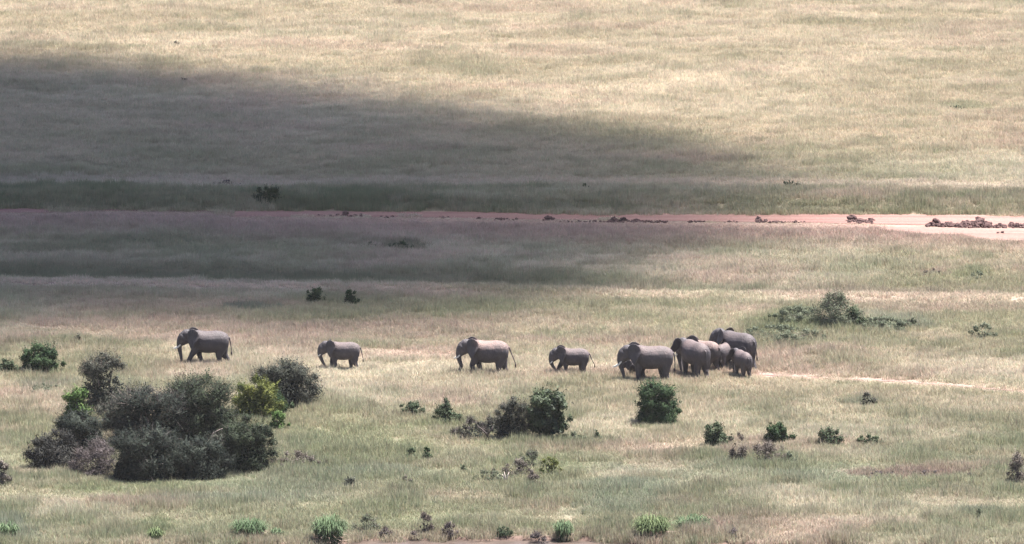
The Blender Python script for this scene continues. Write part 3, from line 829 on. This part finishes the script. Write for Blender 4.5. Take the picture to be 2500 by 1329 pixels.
def tussock(name, px, py, w, h, label, m, seed, n=320, cat='grass tussock', group='leafy tussocks along the pond', dry=None):
    r = np.random.default_rng(seed)
    g = G(px, py); k = ppm(g); wm = w / k; hm = h / k
    cr = wm * .28 * np.sqrt(r.random(n)); ca = r.random(n) * 2 * np.pi
    base = np.stack([cr * np.cos(ca), cr * np.sin(ca) * .8], 1)
    a = ca + r.normal(0, .7, n); out = (wm * .26) * (.3 + r.random(n)); hh = hm * (.6 + .5 * r.random(n)) * (1 - .3 * (cr / (wm * .28)) ** 2)
    d = np.stack([np.cos(a), np.sin(a)], 1); fa = a + np.pi / 2 + r.normal(0, .5, n)
    s = np.stack([np.cos(fa), np.sin(fa)], 1) * .022 * r.uniform(.6, 1.3, n)[:, None]
    V = []
    steps = [(0, 0, 0, 1), (.4, .15, .62, 1), (.75, .5, .98, .8), (1, 1, .88, .1)]
    for t, o_, z, ww in steps:
        p = base + d * (out * o_)[:, None]
        zz = hh * z - (.05 if t == 0 else 0)
        if t == 1: zz = zz - r.random(n) * .35 * hh
        V += [np.concatenate([p - s * ww, zz[:, None]], 1), np.concatenate([p + s * ww, zz[:, None]], 1)]
    V = np.stack(V, 1)
    i = np.arange(n)[:, None] * 8
    F = np.concatenate([i + np.array([[0, 1, 3, 2]]), i + np.array([[2, 3, 5, 4]]), i + np.array([[4, 5, 7, 6]])])
    bl = np.repeat(r.random((n, 3)), 8, 0)
    root = empty(name, g); tag(root, label, cat, group)
    tag(link('blades', mesh_np('blades', V.reshape(-1, 3), F, {'blade': bl}), m, root), kind='stuff')
    if dry is not None:
        nn = n // 3; r2 = np.random.default_rng(seed + 1)
        a = r2.random(nn) * 2 * np.pi; q = wm * .34 * (.6 + .5 * r2.random(nn)); c = np.stack([q * np.cos(a), q * np.sin(a) * .8, .05 + .3 * hm * r2.random(nn)], 1)
        dd = np.stack([np.cos(a), np.sin(a), -.3 + .6 * r2.random(nn)], 1) * (.22 * wm * r2.uniform(.5, 1.2, nn))[:, None]
        s2 = np.stack([-np.sin(a), np.cos(a), r2.normal(0, .3, nn)], 1) * .02
        c2 = c + dd * .6; c2[:, 2] = np.maximum(c2[:, 2], .02)
        V = np.stack([c - dd * .4 - s2, c - dd * .4 + s2, c2 + s2 * .2, c2 - s2 * .2], 1).reshape(-1, 3)
        tag(link('dry_blades', mesh_np('dry_blades', V, np.arange(nn * 4).reshape(-1, 4), {'blade': np.repeat(r2.random((nn, 3)), 4, 0)}), dry, root), kind='stuff')
    return root

def build_plants():
    wood = m_plain('grey_bark', (.16, .13, .115)); pale = m_plain('bleached_wood', (.48, .40, .36)); dark = m_plain('dark_bark', (.07, .055, .05))
    L_dark = m_leaf('dark_thicket_leaf', (.005, .008, .006), (.014, .020, .015), (.052, .064, .046), .04)
    L_olive = m_leaf('olive_thicket_leaf', (.006, .011, .006), (.017, .026, .013), (.058, .075, .038), .04)
    L_umber = m_leaf('umber_thicket_leaf', (.009, .010, .009), (.022, .022, .020), (.066, .066, .056), .04)
    L_sage = m_leaf('sage_scrub_leaf', (.045, .058, .036), (.10, .118, .075), (.19, .205, .14), .2)
    L_gray = m_leaf('grey_shrub_leaf', (.022, .027, .021), (.050, .055, .041), (.115, .112, .090), .1)
    L_green = m_leaf('dark_green_leaf', (.009, .022, .009), (.022, .046, .017), (.058, .088, .036), .12)
    L_fresh = m_leaf('fresh_green_leaf', (.028, .058, .014), (.065, .120, .030), (.135, .19, .06), .2)
    L_lime = m_leaf('yellow_green_leaf', (.030, .046, .013), (.085, .100, .024), (.20, .20, .05), .2)
    L_mid = m_leaf('shrub_green_leaf', (.020, .036, .018), (.050, .070, .036), (.115, .135, .080), .15)
    L_brown = m_leaf('withered_leaf', (.045, .038, .032), (.100, .084, .070), (.20, .175, .148), .1)
    L_leafy = m_leaf('glossy_leaf', (.012, .024, .010), (.035, .055, .022), (.11, .14, .07), .12, .3, .6)
    L_pur = m_leaf('purplish_scrub_leaf', (.036, .030, .030), (.08, .066, .066), (.17, .145, .14), .1)
    T_gray = m_leaf('grey_twig', (.05, .043, .04), (.10, .085, .078), (.20, .17, .155), 0)
    T_brown = m_leaf('brown_twig', (.055, .044, .039), (.11, .088, .078), (.23, .19, .165), 0)
    T_pale = m_leaf('pale_twig', (.10, .085, .08), (.2, .17, .155), (.40, .34, .31), 0)
    TK = 'bushes grown together into the big thicket'
    B = bush
    # big thicket at lower left
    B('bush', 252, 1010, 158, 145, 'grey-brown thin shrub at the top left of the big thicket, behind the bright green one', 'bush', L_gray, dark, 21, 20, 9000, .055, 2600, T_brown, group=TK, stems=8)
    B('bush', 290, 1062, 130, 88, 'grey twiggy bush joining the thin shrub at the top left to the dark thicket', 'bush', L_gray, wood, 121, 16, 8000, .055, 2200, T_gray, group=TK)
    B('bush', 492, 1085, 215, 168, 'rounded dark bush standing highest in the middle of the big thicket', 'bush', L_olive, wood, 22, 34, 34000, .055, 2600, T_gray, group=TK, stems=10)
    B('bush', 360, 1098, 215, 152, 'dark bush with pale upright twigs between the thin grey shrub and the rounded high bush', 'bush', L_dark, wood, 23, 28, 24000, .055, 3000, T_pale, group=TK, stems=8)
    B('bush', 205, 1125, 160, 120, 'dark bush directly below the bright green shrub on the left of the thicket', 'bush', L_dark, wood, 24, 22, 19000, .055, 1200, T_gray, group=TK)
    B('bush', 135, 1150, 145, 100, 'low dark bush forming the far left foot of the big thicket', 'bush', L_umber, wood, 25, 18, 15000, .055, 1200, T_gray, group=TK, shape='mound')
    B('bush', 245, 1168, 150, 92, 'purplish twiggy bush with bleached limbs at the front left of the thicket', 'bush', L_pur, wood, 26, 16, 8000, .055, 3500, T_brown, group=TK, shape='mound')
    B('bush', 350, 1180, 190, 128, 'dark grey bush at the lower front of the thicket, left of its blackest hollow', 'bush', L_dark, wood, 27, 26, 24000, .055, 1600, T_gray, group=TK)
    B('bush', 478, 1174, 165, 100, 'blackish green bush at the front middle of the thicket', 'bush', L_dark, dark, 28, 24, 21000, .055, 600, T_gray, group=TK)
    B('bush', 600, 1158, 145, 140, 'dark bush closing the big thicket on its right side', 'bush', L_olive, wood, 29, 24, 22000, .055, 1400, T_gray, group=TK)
    B('bush', 548, 1150, 115, 88, 'greenish grey bush under the bleached leaning branch', 'bush', L_gray, wood, 30, 14, 6500, .06, 1400, T_gray, group=TK)
    B('bush', 690, 1002, 175, 122, 'rounded grey-green bush standing behind the yellow-green one', 'bush', L_gray, wood, 31, 24, 17000, .062, 1800, T_gray, group=TK, stems=8)
    B('bush', 625, 1030, 132, 108, 'yellow-green bush on the right shoulder of the big thicket', 'bush', L_lime, wood, 32, 16, 6500, .07, group=TK)
    B('bush', 668, 1016, 90, 66, 'dark green bush to the right of the yellow-green one', 'bush', L_green, wood, 33, 12, 5000, .065, group=TK)
    B('bush', 186, 1036, 78, 86, 'bright green shrub rising on the left of the big thicket', 'shrub', L_fresh, wood, 34, 11, 2600, .075, group=TK)
    B('bush', 676, 1056, 52, 42, 'small lime green shrub in the grass right of the thicket', 'shrub', L_fresh, wood, 35, 7, 900, .06)
    B('bush', 728, 1148, 135, 48, 'low brown withered scrub just right of the foot of the thicket', 'shrub', L_brown, wood, 36, 14, 3000, .05, 1600, T_brown, shape='mound')
    B('bush', 3, 1192, 40, 52, 'brown bush cut by the left edge of the picture, low down', 'bush', L_brown, dark, 37, 8, 2200, .055, 700, T_brown)
    # left
    B('bush', 98, 916, 112, 74, 'dark green two-humped bush above the thicket near the left edge', 'bush', L_green, dark, 38, 13, 8500, .07, 300, T_gray)
    B('bush', 12, 918, 62, 40, 'low green bush at the left edge beside the two-humped bush', 'bush', L_mid, wood, 39, 8, 2400, .06)
    B('bush', 72, 920, 70, 28, 'thin brownish scrub at the foot of the two-humped bush', 'shrub', L_gray, wood, 140, 8, 1500, .05, 500, T_brown, shape='mound')
    B('bush', 105, 962, 92, 26, 'low grey-green flattened shrub below the two-humped bush', 'shrub', L_sage, wood, 40, 12, 1800, .05, 500, T_gray, shape='mound')
    B('bush', 191, 842, 24, 20, 'tiny dark plant alone in the grass left of the leading elephant', 'shrub', L_gray, wood, 41, 4, 300, .05)
    # centre
    B('bush', 1003, 1020, 56, 32, 'small green bush, leftmost of the middle row', 'bush', L_mid, wood, 42, 8, 1500, .06)
    B('bush', 1091, 1040, 68, 56, 'pointed mid-green bush second from the left in the middle row', 'bush', L_mid, wood, 43, 11, 2400, .06, 300, T_gray, shape='mound')
    B('bush', 1088, 1010, 18, 30, 'narrow green shoot on top of the pointed mid-green bush', 'shrub', L_mid, wood, 44, 4, 350, .055)
    B('bush', 1148, 1078, 92, 56, 'leafless tangle of grey twigs between the pointed bush and the tall grey shrub', 'shrub', L_gray, wood, 45, 12, 700, .05, 2600, T_gray, shape='mound')
    B('bush', 1195, 1062, 70, 44, 'dull grey twiggy shrub leaning on the left flank of the tall grey shrub', 'shrub', L_gray, wood, 46, 10, 2000, .05, 1500, T_gray, shape='mound')
    B('bush', 1252, 1078, 100, 106, 'tall blue-grey fine-twigged shrub touching the glossy tree on its left', 'bush', L_gray, wood, 47, 18, 8500, .05, 2600, T_gray, stems=7)
    t = B('tree', 1336, 1080, 112, 124, 'small leafy tree with glossy clumps and bare stems beside the blue-grey shrub', 'tree', L_leafy, dark, 48, 26, 7500, .085, 200, T_gray, stems=12, stem_h=.16)
    B('bush', 1398, 998, 16, 12, 'tiny grey plant right of the glossy tree top', 'shrub', L_gray, wood, 49, 3, 160, .05)
    B('bush', 1400, 1084, 92, 28, 'low green scrub trailing right from the foot of the glossy tree', 'shrub', L_sage, wood, 50, 10, 1300, .055, 200, T_brown, shape='mound')
    B('bush', 1456, 1078, 22, 22, 'small sparse plant at the right end of the low scrub', 'shrub', L_mid, wood, 51, 4, 260, .055)
    B('bush', 1603, 1042, 112, 104, 'dense dark green dome-shaped bush in front of the elephant cluster', 'bush', L_green, dark, 153, 44, 16000, .068, 500, T_gray, stems=7)
    B('bush', 1004, 1125, 26, 26, 'small green plant, left of the pair in the grass below the middle row', 'shrub', L_mid, wood, 53, 4, 420, .055)
    B('bush', 1041, 1127, 24, 28, 'small darker plant, right of the pair in the grass below the middle row', 'shrub', L_green, wood, 54, 4, 450, .055)
    B('bush', 1133, 1156, 18, 16, 'tiny round dark plant above the green scrub mound', 'shrub', L_mid, wood, 55, 3, 240, .05)
    B('bush', 856, 1196, 38, 26, 'small dark grey plant in the grass right of the thicket', 'shrub', L_gray, wood, 56, 5, 500, .05)
    B('bush', 991, 1186, 26, 20, 'small reddish brown plant in the lower grass', 'shrub', L_brown, dark, 57, 4, 300, .05)
    B('bush', 1205, 1178, 90, 34, 'low olive scrub on the left of the pale dead stalk', 'shrub', L_sage, wood, 58, 10, 1500, .05, 500, T_gray, shape='mound')
    B('bush', 1262, 1168, 70, 46, 'greyish brown scrub directly behind the pale dead stalk', 'shrub', L_brown, wood, 59, 9, 1300, .05, 900, T_gray, shape='mound')
    B('bush', 1294, 1146, 46, 36, 'grey-green upright shrub at the top of the scrub mound', 'shrub', L_sage, wood, 60, 6, 1000, .05, 300, T_gray)
    B('bush', 1342, 1165, 52, 42, 'yellowish green soft shrub on the right of the scrub mound', 'shrub', L_lime, wood, 61, 7, 700, .05)
    B('bush', 1300, 1196, 40, 36, 'dark brown shrub at the front foot of the scrub mound', 'shrub', L_brown, dark, 62, 5, 700, .05, 500, T_brown)
    # right row
    B('bush', 1750, 1092, 72, 58, 'green bush with raised lobes, leftmost of the right-hand row', 'bush', L_mid, wood, 63, 12, 2900, .065)
    B('bush', 1897, 1086, 80, 50, 'broad dark green bush above the brown scrub in the right-hand row', 'bush', L_green, wood, 64, 13, 3600, .065)
    B('bush', 1802, 1136, 48, 62, 'thin brown shrub with bare upright stems below the leftmost green bush', 'shrub', L_brown, wood, 65, 8, 900, .05, 1500, T_brown, shape='vase')
    B('bush', 1872, 1140, 92, 60, 'brown and green scrub standing in front of the broad dark green bush', 'shrub', L_brown, wood, 66, 13, 2200, .05, 1800, T_brown)
    B('bush', 1925, 1142, 50, 30, 'low green scrub at the right foot of the brown scrub', 'shrub', L_sage, wood, 67, 6, 800, .05, shape='mound')
    B('bush', 2024, 1090, 58, 38, 'green bush with brown foot, third of the right-hand row', 'bush', L_mid, wood, 68, 9, 1500, .06, 200, T_brown)
    B('bush', 2122, 1092, 56, 26, 'flat pale green bush, last on the right of the right-hand row', 'bush', L_mid, wood, 69, 8, 1000, .055)
    B('bush', 2484, 1188, 66, 76, 'brown and green bush cut by the right edge of the picture', 'bush', L_brown, dark, 70, 12, 2600, .055, 1400, T_brown)
    B('bush', 2118, 996, 40, 30, 'thin grey-green shrub alone in the grass below the trail', 'shrub', L_gray, wood, 71, 6, 450, .05, 200, T_gray)
    B('bush', 2150, 1170, 90, 20, 'low purplish scrub at the left end of the dark streak on the right', 'shrub', L_pur, wood, 72, 10, 900, .05, 400, T_brown, shape='mound')
    B('bush', 2255, 1168, 110, 18, 'low purplish scrub in the middle of the dark streak on the right', 'shrub', L_pur, wood, 73, 12, 1000, .05, 400, T_brown, shape='mound')
    B('bush', 2365, 1172, 90, 16, 'low purplish scrub at the right end of the dark streak on the right', 'shrub', L_pur, wood, 74, 10, 700, .05, 300, T_brown, shape='mound')
    B('bush', 2392, 1270, 68, 26, 'grey-green low plant alone near the lower right corner', 'shrub', L_sage, wood, 75, 8, 700, .05, shape='mound')
    # mound with bushes on the right
    B('bush', 2042, 796, 128, 84, 'spiky dark olive bush crowning the mound at the right', 'bush', L_sage, dark, 76, 20, 9000, .055, 1300, T_brown, shape='mound', stems=7)
    B('bush', 2080, 800, 62, 50, 'dark bush leaning on the right foot of the spiky mound bush', 'bush', L_mid, dark, 77, 9, 1800, .055)
    B('bush', 1955, 788, 150, 40, 'low green scrub spreading left of the spiky mound bush', 'shrub', L_sage, wood, 78, 26, 9000, .05, shape='mound')
    B('bush', 2150, 812, 140, 38, 'pale grey-green mat of scrub right of the mound', 'shrub', L_sage, wood, 79, 26, 8000, .05, 500, T_pale, shape='mound')
    B('bush', 2226, 808, 38, 24, 'small dark twiggy plant at the right end of the pale scrub mat', 'shrub', L_mid, dark, 80, 5, 450, .05, 200, T_gray)
    B('bush', 2398, 834, 60, 36, 'small light green bush alone at the right above the trail', 'bush', L_sage, wood, 81, 9, 1000, .055)
    B('bush', 1905, 842, 210, 50, 'wide low green mound of scrub behind the elephant cluster', 'shrub', L_sage, wood, 82, 34, 10000, .05, shape='mound')
    B('bush', 2280, 677, 78, 22, 'low brownish scrub high on the right slope', 'shrub', L_brown, wood, 83, 9, 900, .05, 300, T_brown, shape='mound')
    B('bush', 2390, 688, 62, 26, 'low green scrub beside the brownish one high on the right slope', 'shrub', L_sage, wood, 84, 8, 900, .05, shape='mound')
    # shaded half
    B('bush', 767, 744, 46, 32, 'left of two dark bushes standing just below the pale terrace edge', 'bush', L_green, dark, 85, 8, 1700, .06)
    B('bush', 855, 748, 36, 32, 'right of two dark bushes standing just below the pale terrace edge', 'bush', L_green, dark, 86, 6, 1500, .06)
    B('bush', 652, 496, 78, 40, 'dark bush in the cloud shade behind the dirt road', 'bush', L_green, dark, 87, 11, 2600, .065)
    B('bush', 1428, 466, 20, 14, 'tiny dark bush behind the road near the middle', 'shrub', L_green, dark, 88, 3, 240, .05)
    B('bush', 1928, 462, 38, 18, 'small thin shrub behind the road on the right', 'shrub', L_mid, dark, 89, 5, 350, .05, 100, T_gray)
    B('bush', 980, 614, 52, 20, 'right-hand dark low shrub in the shade between road and terrace', 'shrub', L_green, dark, 90, 7, 900, .055, shape='mound')
    B('bush', 905, 610, 46, 16, 'left-hand dark low shrub in the shade between road and terrace', 'shrub', L_green, dark, 91, 7, 650, .055, shape='mound')
    B('bush', 430, 116, 44, 12, 'faint dark shrub far up the slope near the top edge', 'shrub', L_gray, dark, 92, 5, 420, .06, shape='mound')
    B('bush', 446, 206, 40, 12, 'faint dark shrub on the far slope at the edge of the shade', 'shrub', L_gray, dark, 93, 5, 380, .06, shape='mound')
    B('bush', 2340, 272, 60, 12, 'low green scrub on the sunlit far slope at the right', 'shrub', L_mid, dark, 94, 7, 380, .06, shape='mound')
    B('bush', 350, 598, 44, 14, 'dim green shrub in the shade below the left half of the road', 'shrub', L_green, dark, 95, 5, 420, .055, shape='mound')
    B('bush', 553, 456, 58, 14, 'low dark hump of scrub in the shade behind the left part of the road', 'shrub', L_pur, dark, 96, 7, 600, .05, shape='mound')
    # waterside
    W_t = m_leaf('tussock_blade', (.022, .044, .018), (.055, .090, .042), (.13, .175, .095), .12, .15, .7)
    W_y = m_leaf('tussock_blade_light', (.028, .046, .018), (.07, .10, .040), (.17, .205, .10), .12, .15, .7)
    D_t = m_leaf('dry_blade', (.16, .10, .085), (.34, .24, .20), (.58, .46, .38), .15)
    tussock('tussock', 610, 1312, 120, 46, 'wide dark green leafy tussock, leftmost along the bottom edge', W_t, 201, 520, dry=D_t)
    tussock('tussock', 676, 1314, 46, 26, 'small brownish green tuft at the right end of the wide tussock', W_t, 202, 150, dry=D_t)
    tussock('tussock', 803, 1324, 112, 66, 'tall green tussock with arching pale-tipped leaves left of the muddy water', W_t, 203, 620, dry=D_t)
    tussock('tussock', 1375, 1314, 64, 50, 'pale-tipped green tussock standing right behind the water', W_t, 204, 300, dry=D_t)
    tussock('tussock', 1592, 1314, 120, 58, 'large yellowish green tussock right of the water', W_y, 205, 520, dry=D_t)
    tussock('tussock', 1690, 1294, 112, 38, 'low wide green tussock behind the large yellowish one', W_t, 206, 380)
    tussock('tussock', 15, 1318, 80, 46, 'blue-green grass clump in the lower left corner', W_t, 207, 260)
    tussock('tussock', 380, 1322, 52, 36, 'fresh green clump on the bottom edge below the thicket', W_y, 208, 200)
    B('bush', 893, 1304, 64, 46, 'grey-green soft bush between the tall tussock and the water', 'shrub', L_sage, wood, 209, 9, 1500, .045, 600, T_gray, shape='mound')
    B('bush', 1034, 1308, 40, 44, 'brown twiggy shrub on the bank behind the water', 'shrub', L_brown, dark, 210, 6, 500, .045, 900, T_brown)
    B('bush', 1097, 1312, 36, 28, 'purplish shrub overhanging the water, right of the brown twiggy one', 'shrub', L_pur, dark, 211, 5, 600, .045, 500, T_brown)
    B('bush', 940, 1312, 30, 20, 'small dark shrub at the left end of the water', 'shrub', L_pur, dark, 212, 4, 350, .045, 250, T_brown)
    B('bush', 1012, 1314, 26, 16, 'small purplish plant hanging over the bank below the brown twiggy shrub', 'shrub', L_pur, dark, 216, 4, 250, .045, 200, T_brown)
    B('bush', 1230, 1311, 40, 22, 'small grey-green shrub at the right end of the water bank', 'shrub', L_mid, dark, 213, 5, 500, .045)
    B('bush', 1312, 1324, 44, 32, 'round purplish brown shrub left of the pale-tipped tussock', 'shrub', L_pur, dark, 214, 6, 900, .045, 700, T_brown)
    B('bush', 1790, 1318, 36, 20, 'small purplish plant right of the tussocks near the bottom', 'shrub', L_pur, dark, 215, 4, 350, .045, 200, T_brown)
    B('bush', 1480, 1286, 60, 18, 'dark green low plant in the grass behind the yellowish tussock', 'shrub', L_mid, dark, 217, 6, 420, .045, shape='mound')
    # dead wood
    def dead(name, px, py, dy, curves, label, m, rad):
        g = G(px, py); g2 = g - Vector((0, dy, 0)); g2.z = float(H(g2.x, g2.y))
        k = ppm(g); root = empty(name, g2); tag(root, label, 'dead branch')
        z0 = (g2.y - g.y)   # keep
        for q, c in enumerate(curves):
            P = []
            for (u, v, yy) in c:
                # points in the plane standing dy in front of the anchor
                Y = g2.y + yy; d = ray(u, v); t = Y / d.y; P.append(Vector((d.x * t, Y, CAMZ + d.z * t)) - g2)
            mb = MB(); mb.tube(P, [rad * (1 - .75 * i / (len(P) - 1)) for i in range(len(P))], 6)
            link('limb', mb.mesh('limb'), m, root)
    dead('dead_branch', 525, 1120, 2.6, [[(500, 1150, 1.2), (512, 1080, .5), (520, 1058, 0), (536, 1049, 0), (548, 1045, 0), (556, 1039, 0)]], 'bleached leaning branch on the right part of the big thicket', pale, .045)
    dead('dead_branch', 235, 1150, 2.2, [[(214, 1140, .3), (213, 1122, 0), (206, 1108, 0), (196, 1100, 0)], [(214, 1128, 0), (228, 1116, 0), (238, 1106, .1), (243, 1092, .2)], [(228, 1116, 0), (236, 1120, 0), (246, 1108, 0)]], 'forked bleached branch sticking out at the front left of the thicket', pale, .05)
    dead('dead_branch', 240, 1085, 3.5, [[(205, 1100, .5), (220, 1082, 0), (232, 1070, 0), (246, 1066, 0)]], 'short pale branch lying across the left of the thicket above the forked one', pale, .035)
    dead('dead_branch', 1190, 1075, .8, [[(1198, 1080, .2), (1186, 1058, 0), (1176, 1048, 0), (1166, 1042, 0)], [(1190, 1062, 0), (1200, 1050, 0), (1204, 1040, 0)]], 'dark snapped branch in front of the leafless grey twigs', dark, .09)
    dead('dead_stalk', 1232, 1180, .8, [[(1236, 1178, 0), (1233, 1164, 0), (1231, 1152, 0)], [(1236, 1176, 0), (1239, 1162, 0), (1243, 1153, 0)], [(1232, 1178, 0), (1230, 1166, 0), (1226, 1158, 0)]], 'pale bleached stalks in the middle of the green scrub mound', pale, .075)

# ------------------------------------------------------------------ road side spoil
def clod_mesh(seed):
    r = np.random.default_rng(seed)
    bm = bmesh.new(); bmesh.ops.create_icosphere(bm, subdivisions=2, radius=.5)
    for v in bm.verts:
        d = v.co.normalized()
        k = .55 + 1.0 * float(vnoise(d.x * 2 + seed, d.y * 2 + d.z * 1.7, .8, seed % 40)) + r.uniform(-.16, .16)
        v.co = Vector((d.x * k * .55, d.y * k * .5, d.z * k * .42))
    me = bpy.data.meshes.new('clod'); bm.to_mesh(me); bm.free()
    return me
def build_spoil():
    m = m_soil('turned_red_earth', (.050, .030, .029), (.085, .053, .050), (.15, .10, .092), 2.0)
    ms = [clod_mesh(300 + k) for k in range(7)]
    for me in ms: me.materials.append(m)
    r = np.random.default_rng(77)
    def heap(x0, x1, y, yv, cnt, smin, smax, label, big=None):
        c = G((x0 + x1) / 2, y); root = empty('earth_heap', c); tag(root, label, 'earth heap', 'heaps of turned earth along the road')
        cnt = int(cnt * 1.7) if cnt > 3 else cnt
        for i in range(cnt):
            u = r.uniform(x0, x1) if cnt > 1 else (x0 + x1) / 2
            v = y + r.uniform(-yv, yv); p = G(u, v) - c
            s = r.uniform(smin, smax) * (.5 if x0 < 1800 else .6) * (1 if r.random() < .8 else 1.3)
            o = bpy.data.objects.new('clod', ms[r.integers(7)]); COL.objects.link(o); o.parent = root
            o.location = (p.x, p.y, p.z + s * .18); o.rotation_euler = (r.uniform(-.4, .4), r.uniform(-.4, .4), r.uniform(0, 6))
            o.scale = (s * r.uniform(.9, 1.3), s, s * r.uniform(.8, 1.15))
        for (u, v, s, dz) in (big or []):
            s *= .65 if x0 < 1800 else .8
            p = G(u, v) - c
            o = bpy.data.objects.new('clod', ms[r.integers(7)]); COL.objects.link(o); o.parent = root
            o.location = (p.x, p.y, p.z + s * .18 + dz); o.rotation_euler = (.2, -.2, r.uniform(0, 6)); o.scale = (s * 1.1, s, s)
    heap(775, 835, 527, 2, 9, .2, .45, 'small earth heap in the shade at the left end of the roadside row')
    heap(835, 890, 528, 2, 9, .2, .5, 'earth heap in the shade with one taller clod, second of the roadside row', [(843, 526, .8, .05)])
    heap(930, 965, 531, 2, 7, .2, .45, 'low shaded earth heap, third of the roadside row')
    heap(1068, 1100, 532, 2, 5, .2, .35, 'faint earth crumbs on the road edge before the grassy break')
    heap(1160, 1178, 535, 1, 3, .35, .6, 'short round earth lump just before the long low heap')
    heap(1200, 1262, 537, 2, 14, .25, .55, 'long low earth heap near the middle of the road edge')
    heap(1325, 1356, 538, 2, 6, .3, .5, 'rounded earth heap where the road turns lighter', [(1341, 537, .9, .05)])
    heap(1358, 1480, 542, 2, 24, .18, .4, 'thin line of earth crumbs linking the rounded and the double heap')
    heap(1483, 1560, 542, 3, 24, .3, .65, 'double-topped earth heap right of the middle', [(1500, 540, .85, .05), (1520, 542, .8, .1)])
    heap(1560, 1630, 543, 2, 20, .25, .55, 'long earth heap continuing right of the double-topped one')
    heap(1675, 1722, 543, 2, 10, .2, .5, 'small earth heap with gaps, left of the bare stretch')
    heap(1765, 1800, 543, 2, 7, .2, .4, 'low earth crumbs in the middle of the bare stretch')
    heap(1843, 1872, 542, 2, 8, .3, .6, 'rounded earth heap on the pink verge', [(1852, 540, .75, .05)])
    heap(1872, 1970, 544, 2, 20, .18, .42, 'thin row of earth lumps right of the rounded verge heap')
    heap(2072, 2130, 543, 4, 18, .3, .55, 'sloping dark earth heap left of the road fork', [(2083, 540, .95, .1), (2100, 543, .7, .05)])
    heap(2262, 2330, 551, 4, 30, .3, .7, 'left part of the big dark earth heap at the road fork', [(2285, 547, .85, .1)])
    heap(2330, 2420, 553, 5, 42, .35, .8, 'highest part of the big dark earth heap at the road fork', [(2393, 549, .95, .12), (2402, 551, .75, .05), (2384, 550, .7, .05), (2350, 550, .6, .05)])
    heap(2420, 2505, 554, 4, 30, .3, .65, 'right end of the big dark earth heap, running out of the picture')
    heap(2434, 2452, 570, 1, 2, .35, .5, 'single dark clod lying on the pink track below the big heap')
    heap(2292, 2312, 523, 1, 4, .4, .7, 'small dark earth lump on the far edge of the road')
    heap(1900, 1990, 523, 1, 14, .15, .3, 'thin dark crumbs along the far edge of the road')

# ------------------------------------------------------------------ build
build_ground()
m_road = m_soil('graded_red_road', (.185, .100, .085), (.228, .137, .116), (.27, .182, .156), .5)
m_track = m_soil('pink_dirt', (.17, .105, .088), (.215, .14, .118), (.26, .185, .16), .5)
strip('road', road_far, road_near, -75, 80, .6, 7, .035, m_road, .15)
fork_far = world_curve([(2040, 549), (2200, 556), (2500, 560), (3400, 572)])
fork_near = world_curve([(2040, 551), (2200, 568), (2350, 583), (2500, 597), (3400, 680)])
strip('dirt_track', fork_far, fork_near, float(plane_pt(2045, 550)[0]), 80, .6, 8, .04, m_track, .3)
strip('path', lambda x: trail(x) + .30, lambda x: trail(x) - .30, float(plane_pt(1836, 905)[0]), 60, .5, 3, .03, m_track, .45)
# pond
V = []
ux = np.arange(-34, 30, 1.0)
zf = float(H(0, 470.0 + 42)) - .35
for x in ux: V += [(x, 500, 0), (x, float(bank_w(x)) + .6, 0)]
zmin = np.mean([float(H(x, float(bank_w(x)) + 1.0)) for x in np.arange(-12, 8, 1.)])
V = [(a, b, zmin - .22) for a, b, c in V]
F = [(2 * i, 2 * i + 2, 2 * i + 3, 2 * i + 1) for i in range(len(ux) - 1)]
tag(link('water', mesh_np('water', V, F, None, True), m_water()), kind='structure')
build_cloud()
build_haze()
build_grass()
build_plants()
build_elephants()
build_spoil()
